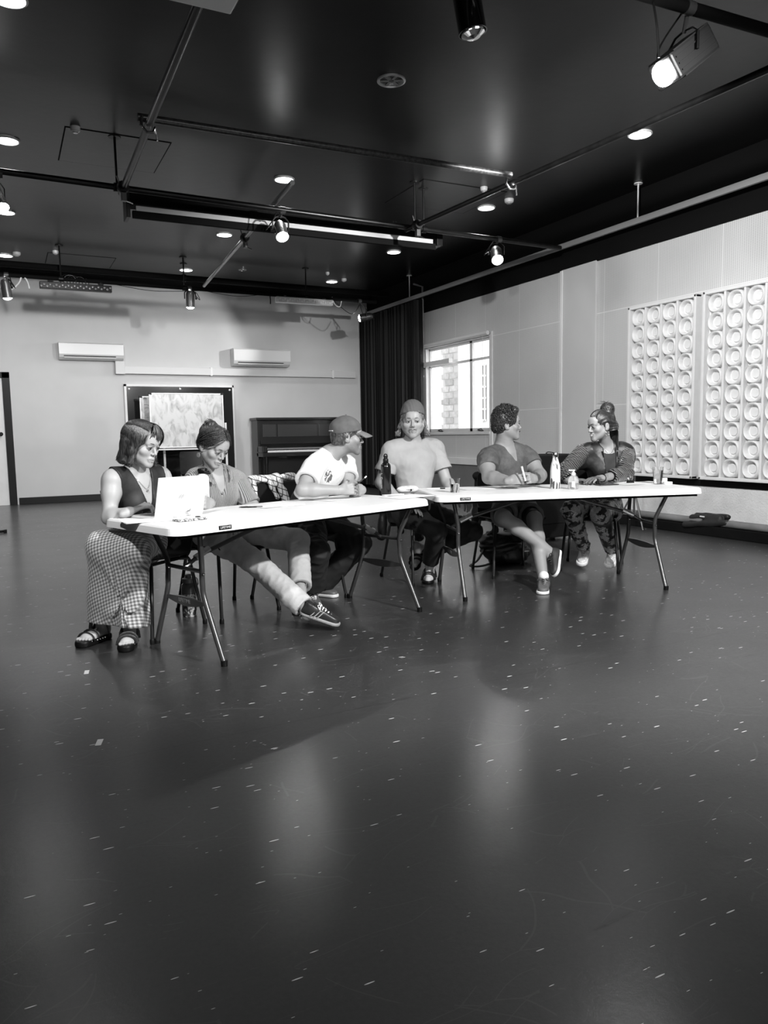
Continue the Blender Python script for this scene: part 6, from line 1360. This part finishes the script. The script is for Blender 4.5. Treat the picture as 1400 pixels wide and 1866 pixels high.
sdf_obj('turn_up', [EL(H(0, -.018, .052), np.array((.089, .106, .085)) * 1.09, p.HR, .02)], .004, M_bea, bn, cuts=[(H(0, .03, .052), -(p.HR[:, 2] - p.HR[:, 1] * .30)), (H(0, .03, .080), (p.HR[:, 2] - p.HR[:, 1] * .30))], base=p.base, disp=lambda x, y, z: .0012 * np.sin(300 * x + 4 * np.sin(20 * z)))
cap_hair(p, hli, .985, low=-.05, extra=[CN(H(q * .074, -.02, -.0), H(q * .094, -.02, -.062), .020, .023, .02) for q in (-1, 1)], disp=lambda x, y, z: .002 * np.sin(160 * x + 60 * z))
ln = []
for i in range(300):
    q = 1 if i % 2 else -1; y0 = RNG.uniform(-.05, .01); a = A3(q * .077, y0, .035); m_ = A3(q * (.088 + RNG.uniform(0, .008)), y0 - .005, -.03); e = A3(q * (.086 + RNG.uniform(0, .03)), y0 + RNG.uniform(-.01, .02), -.072 - RNG.uniform(0, .022)); ee = e + A3(q * .012, .004, RNG.uniform(-.014, .010)); ln.append([p.H(*v) for v in smoothpath([a, m_, e, ee], 4)])
for i in range(26): u = RNG.uniform(-1, 1); ln.append([p.H(*v) for v in surf_line((u * .045, .07, .075), (u * .06, .083 - abs(u) * .02, .066 - RNG.uniform(0, .01)), 4, C0, R0 * 1.06)])
strand_mesh(ln, .0017, hli, p.body, base=p.base, seg=4)
b = [[p.H(*v) for v in ((q * .003 + q * t * .003, .102 - .0, -.052), (q * (.012 + t * .008), .099 - t * .004, -.0535 - .001), (q * (.022 + t * .006), .090 - t * .004, -.057 - t * .004))] for q in (-1, 1) for t in RNG.uniform(0, 1, 26)]
strand_mesh(b, .0022, hli, p.body, 'moustache', base=p.base)

# ---- person 5: curly haired man
J = SJ['p5']
p = build_person('curly haired man in a washed dark tee and shorts, legs crossed, turned to his left', J, A3(.88, -.46, .03), dict(skin=skin_mat('skin_e', .25), hs=1.04, arm=1.30, bulk=1.10, leg=1.0, browmat=browd, beard=.22, beard_region='moustache', nose=1.08, neck=.062, bare_legs=True,
    handR=dict(d=A3(.88, -.18, .10), n=A3(.05, .85, -.3), curl=(.7, .9, .5), thumb=(.5, .5)), handL=dict(d=A3(-.78, -.40, .10), n=A3(-.35, .80, -.25), curl=(.7, .9, .5), thumb=(.5, .5))))
tee(p, mottled(), .52, .060, .13, .010, 81, .006, 1.12, -.06)
M_sho = gm('grey_shorts', .13, .85, noise=.15, nscale=20); M_cmp = gm('dark_liner', .02, .7)
legs_cover(p, M_sho, 'shorts', .018, .72, 1., 91, .007, up_only=True)
for q in 'RL':
    hp_, kn = J['hip' + q], J['kn' + q]; d = nv(kn - hp_); e = hp_ + (kn - hp_) * (.94 if q == 'R' else 1.0)
    garment(p, 'liner_leg', p.legs[q]['up'] + [CN(kn, kn + d * .02, .058, .056, .02)], .0055, M_cmp, .005, cuts=[(e, d)])
M_boat = gm('boat_shoe', .10, .6, noise=.2, nscale=20); M_boatd = gm('boat_shoe_dark', .03, .6)
shoe(p, J['anR'], ony(1014, 1060, 4.36), nv(A3(-.80, .30, .45)), 1.0, 'sneaker', (M_boatd, M_white, M_steel), .022, 'boat_shoe', free=True)
rt, P = shoe(p, J['anL'], A3(J['toL'][0], J['toL'][1], .0), (0, .0, 1), 1.02, 'sneaker', (M_boat, M_white, M_steel), .022, 'boat_shoe')
sdf_obj('sock', [CN(P(0, .055, .06), J['anL'] + A3(0, 0, .035), .037, .038, .02)], .005, M_white, p.body, base=p.base)
for q in 'RL': sdf_obj('foot', [CN(J['an' + q] + (J['kn' + q] - J['an' + q]) * .1, J['an' + q] - A3(0, 0, .045), .037, .034, .02)], .005, skin_mat('skin_e', .25), p.body, base=p.base) if q == 'R' else None
MB().tube([J['wrR'] - nv(J['wrR'] - J['elR']) * .012 + np.array(v) * .031 for v in [nv(np.cross(nv(J['wrR'] - J['elR']), A3(0, 0, 1))) * math.cos(a) + A3(0, 0, 1) * math.sin(a) for a in np.linspace(0, 2 * PI, 16)[:-1]]], .004, 6, closed=True).build('wristband', M_black, p.body, True, off=p.base)
H = p.H
def curls(x, y, z): return .003 * np.sin(230 * x + 3 * np.sin(90 * z)) * np.sin(210 * y + 2) * np.sin(220 * z)
cap_hair(p, hbk, 1.07, low=-.062, h=.003, disp=curls, extra=[EL(H(0, .050, .108), (.058, .048, .036), p.HR, .02), EL(H(0, -.02, .118), (.064, .07, .038), p.HR, .02)])
ln = []
for i in range(1000):
    a = RNG.uniform(0, 2 * PI); zz = RNG.uniform(-.95, 1); v = A3(math.cos(a) * math.sqrt(1 - max(0, zz)**2), math.sin(a) * math.sqrt(1 - max(0, zz)**2), zz)
    if (v[1] > .62 and zz < .62) or (zz < -.30 and v[1] > -.25) or (zz < .1 and v[1] > .45) or zz < -.85: continue
    c = A3(0, -.010, .050) + v * A3(.088, .104, .106); t1 = nv(RNG.normal(size=3)); t2 = nv(np.cross(t1, v)); r = RNG.uniform(.005, .010); ln.append([p.H(*(c + v * .003 + (t1 * math.cos(w) + t2 * math.sin(w)) * r)) for w in np.linspace(0, 5, 9)])
strand_mesh(ln, .0026, hbk, p.body, 'hair_curls', base=p.base, seg=4)
strand_mesh([[p.H(*v) for v in ((q * .003, .1005, -.0515 - t * .0015), (q * .012, .097, -.0535 - t * .0015), (q * (.022), .089, -.057 - t * .001))] for q in (-1, 1) for t in range(3)], .0017, hbk, p.body, 'moustache', base=p.base)
rt = root('pen', ony(954, 860, 4.52), 'white pen held upright by the curly haired man', 'pen'); a = ony(951, 850, 4.52) - np.array(rt.location); c = ony(958, 876, 4.52) - np.array(rt.location)
MB().tube([a, c], .0075, 10).build('barrel', M_white, rt, True); MB().tube([a, a * .6], .0085, 10).build('pen_cap', gm('label_letter', .6, .5), rt, True)

# ---- person 6: woman in the satin jacket
J = SJ['p6']
p = build_person('laughing woman in a black satin jacket with her hair tied up, sequinned trousers', J, A3(-.95, .12, -.12), dict(skin=skin_mat('skin_f', .27), fem=True, hs=1.04, arm=.98, bulk=1.0, browmat=browd, smile=1.7, teeth=True, closed=.005, nose=1.15, ankles=True, lips=.5,
    handR=dict(d=A3(.55, -.65, .0), n=A3(0, -.1, -1), curl=(.2, .3, .2)), handL=dict(d=A3(-.92, -.12, .0), n=A3(0, .1, -1), curl=(.15, .3, .25))))
garment(p, 'top', list(p.tor), .006, gm('black_vest', .012, .7), .006, cuts=[(J['pel'] - p.up * .05, -p.up)], sub=[EL(J['neck'] + p.up * .02 + p.fwd * .03, (.09, .09, .095), p.T, .006, 's')])
M_sat = satin(); M_pin = pinstripe(); nk = J['neck']
garment(p, 'jacket', list(p.tor) + [CN(nk + p.side * q * .03 - p.up * .02, J['sh' + ('R' if q > 0 else 'L')] * .7 + nk * .3, .036, .05, .035) for q in (-1, 1)], .0055, M_sat, .017, cuts=[(J['pel'] - p.up * .02, -p.up)], disp=folds(p.base, .008, 101, 26),
    sub=[EL(nk + p.up * .035 + p.fwd * .03, (.075, .085, .07), p.T, .006, 's'), CN(nk + p.fwd * .08, nk - p.up * .45 + p.fwd * .15, .048, .055, .01, None, 's')])
for q in 'RL':
    sh, el, wr = J['sh' + q], J['el' + q], J['wr' + q]; d = nv(wr - el); e = el + (wr - el) * (.62 if q == 'L' else .9)
    garment(p, 'jacket_sleeve', [CN(sh, el, .068, .060, .04), CN(el, e, .060, .050, .03)], .005, M_pin, .004, cuts=[(e, d)], disp=folds(el, .010, 111 + ord(q), 42))
    MB().tube([e - d * .03, e + d * .02], .040, 18, cap=False).build('cuff', M_mblack, p.body, True, off=p.base)
MB().tube(smoothpath([nk + p.side * .07 - p.fwd * .01 + p.up * .03, nk + p.side * .072 + p.fwd * .05 - p.up * .0, nk + p.side * .055 + p.fwd * .12 - p.up * .08], 5), [.012] * 7 + [.009, .006, .003, .001], 8, flat=.5).tube(smoothpath([nk - p.side * .07 - p.fwd * .01 + p.up * .03, nk - p.side * .072 + p.fwd * .05, nk - p.side * .055 + p.fwd * .12 - p.up * .08], 5), [.012] * 7 + [.009, .006, .003, .001], 8, flat=.5).build('jacket_collar', M_mblack, p.body, True, off=p.base)
legs_cover(p, sequin(), 'trousers', .013, {'R': .92, 'L': .92}, .95, 121, .008)
for q in 'RL': shoe(p, J['an' + q], A3(J['to' + q][0], J['to' + q][1], .0), (0, 0, 1), .98, 'sneaker', (gm('white_leather', .6, .5, noise=.3, nscale=60), gm('chunky_sole', .66, .5), gm('dull_grey', .22, .5)), .032, 'trainer', .050, .45)
H = p.H; C0 = A3(0, -.016, .040); R0 = A3(.079, .097, .084)
cap_hair(p, hbk, .985, low=-.05, extra=[EL(H(0, -.082, .122), (.057, .053, .055), p.HR, .02), CN(H(0, -.085, .08), H(0, -.105, -.02), .044, .050, .03), CN(H(0, -.105, -.02), H(-.01, -.10, -.17), .050, .042, .03), CN(H(-.03, -.10, -.02), H(-.075, -.06, -.20), .034, .026, .03)], disp=lambda x, y, z: .0015 * np.sin(200 * y + 30 * np.sin(11 * z)))
ln = []
for i in range(480):
    q = 1 if i % 2 else -1; t = RNG.uniform(0, 1); p0 = A3(q * (.005 + .062 * t), .080 - .045 * t, .092 - .085 * t); p1 = A3(q * .012, -.07, .115 - .03 * t); ln.append([p.H(*v) for v in surf_line(p0, p1, 9, C0, R0 * 1.02)])
for i in range(240):
    a = RNG.normal(size=3); a /= np.linalg.norm(a); b_ = nv(np.cross(a, RNG.normal(size=3))); o_ = A3(0, -.082, .122); r = RNG.uniform(.048, .058); ln.append([p.H(*(o_ + (a * math.cos(w) + b_ * math.sin(w)) * r)) for w in np.linspace(0, 2.6, 8)])
for i in range(320):
    x = RNG.uniform(-.05, .05); ln.append([p.H(*v) for v in smoothpath([A3(x * .6, -.12, .09), A3(x * 1.2, -.150 + abs(x) * .7, .0), A3(x * 1.5, -.145 + abs(x) * .7, -.09), A3(x * 1.6 + RNG.uniform(-.01, .01), -.13 + abs(x) * .8, -.17 - RNG.uniform(0, .05))], 3)])
for i in range(9): ln.append([p.H(*v) for v in smoothpath([A3(0, -.08, .14), A3(RNG.uniform(-.02, .02), -.07 + RNG.uniform(-.03, .03), .17), A3(RNG.uniform(-.04, .04), -.06 + RNG.uniform(-.08, .06), .17 + RNG.uniform(0, .03))], 3)])
strand_mesh(ln, .0016, hbk, p.body, base=p.base, seg=4)
for q in (-1, 1): MB().tube([p.H(q * .083, -.004 + .017 * math.sin(a), -.062 + .020 * math.cos(a)) for a in np.linspace(0, 2 * PI, 18)[:-1]], .0018, 6, closed=True).build('earring', M_chrome, p.body, True, off=p.base)
MB().tube(smoothpath([nk + p.side * .05 + p.fwd * .05, nk + p.fwd * .108 - p.up * .05, nk - p.side * .05 + p.fwd * .05], 6), .0014, 5).build('necklace', M_chrome, p.body, True, off=p.base)
MB().tube([J['wrL'] + np.array(v) * .031 for v in [nv(np.cross(nv(J['wrL'] - J['elL']), A3(0, 0, 1))) * math.cos(a) + A3(0, 0, 1) * math.sin(a) for a in np.linspace(0, 2 * PI, 16)[:-1]]], .005, 6, closed=True).build('watch_strap', M_black, p.body, True, off=p.base)

# ---- clothes hung on the chairs
def chair_local(k): x, y, fx_, fy_ = CH[k]; f = nv(A3(fx_, fy_, 0)); r = A3(-f[1], f[0], 0); return lambda a, b_, z: A3(x, y, 0) + r * a - f * b_ + A3(0, 0, z)
Lc = chair_local('p3')
cloth_sdf('checked_shirt', [CN(Lc(-.21, .275, .86), Lc(.2, .275, .86), .028, .026, .03), CN(Lc(-.2, .25, .84), Lc(-.215, .20, .66), .028, .03, .04), CN(Lc(-.2, .30, .84), Lc(-.22, .30, .28), .026, .03, .03), CN(Lc(-.06, .24, .85), Lc(-.02, .20, .72), .026, .016, .04), CN(Lc(.02, .24, .85), Lc(.08, .2, .66), .03, .03, .04), CN(Lc(-.2, .24, .62), Lc(-.2, .22, .30), .02, .034, .03), CN(Lc(-.10, .30, .76), Lc(-.05, .31, .62), .02, .012, .05), CN(Lc(.19, .30, .78), Lc(.2, .33, .30), .022, .03, .03), CN(Lc(.08, .31, .8), Lc(.12, .33, .4), .02, .02, .06), CN(Lc(.21, .25, .78), Lc(.25, .22, .42), .02, .03, .03), CN(Lc(-.21, .25, .78), Lc(-.23, .24, .5), .02, .02, .03), CN(Lc(.02, .31, .8), Lc(.16, .33, .6), .018, .018, .04)], .007, gridcheck('grid_check'), 'pale checked shirt hung over the chair back of the man in the cap', 'shirt', fold=.006, fr=40)
Lc = chair_local('p4')
cloth_sdf('dark_jacket', [CN(Lc(-.19, .28, .80), Lc(.19, .28, .80), .028, .028, .03), CN(Lc(.2, .27, .80), Lc(.27, .20, .35), .035, .04, .04), CN(Lc(.16, .31, .78), Lc(.18, .33, .28), .035, .04, .04), CN(Lc(-.16, .31, .78), Lc(-.18, .33, .32), .035, .04, .04), CN(Lc(0, .32, .78), Lc(0, .34, .35), .03, .03, .1)], .008, M_nyl, 'dark jacket hung over the chair of the man in the beanie', 'jacket', fold=.007, fr=36)
Lc = chair_local('p5')
cloth_sdf('black_coat', [CN(Lc(-.19, .28, .80), Lc(.19, .28, .80), .03, .03, .03), CN(Lc(.2, .26, .82), Lc(.28, .2, .30), .045, .05, .05), CN(Lc(.17, .31, .78), Lc(.2, .33, .22), .04, .05, .05), CN(Lc(-.16, .31, .78), Lc(-.18, .33, .3), .035, .04, .04), CN(Lc(0, .32, .78), Lc(0, .34, .3), .03, .03, .1)], .008, gm('coat_black', .006, .8), 'black coat hung over the chair of the curly haired man', 'coat', fold=.007, fr=36)
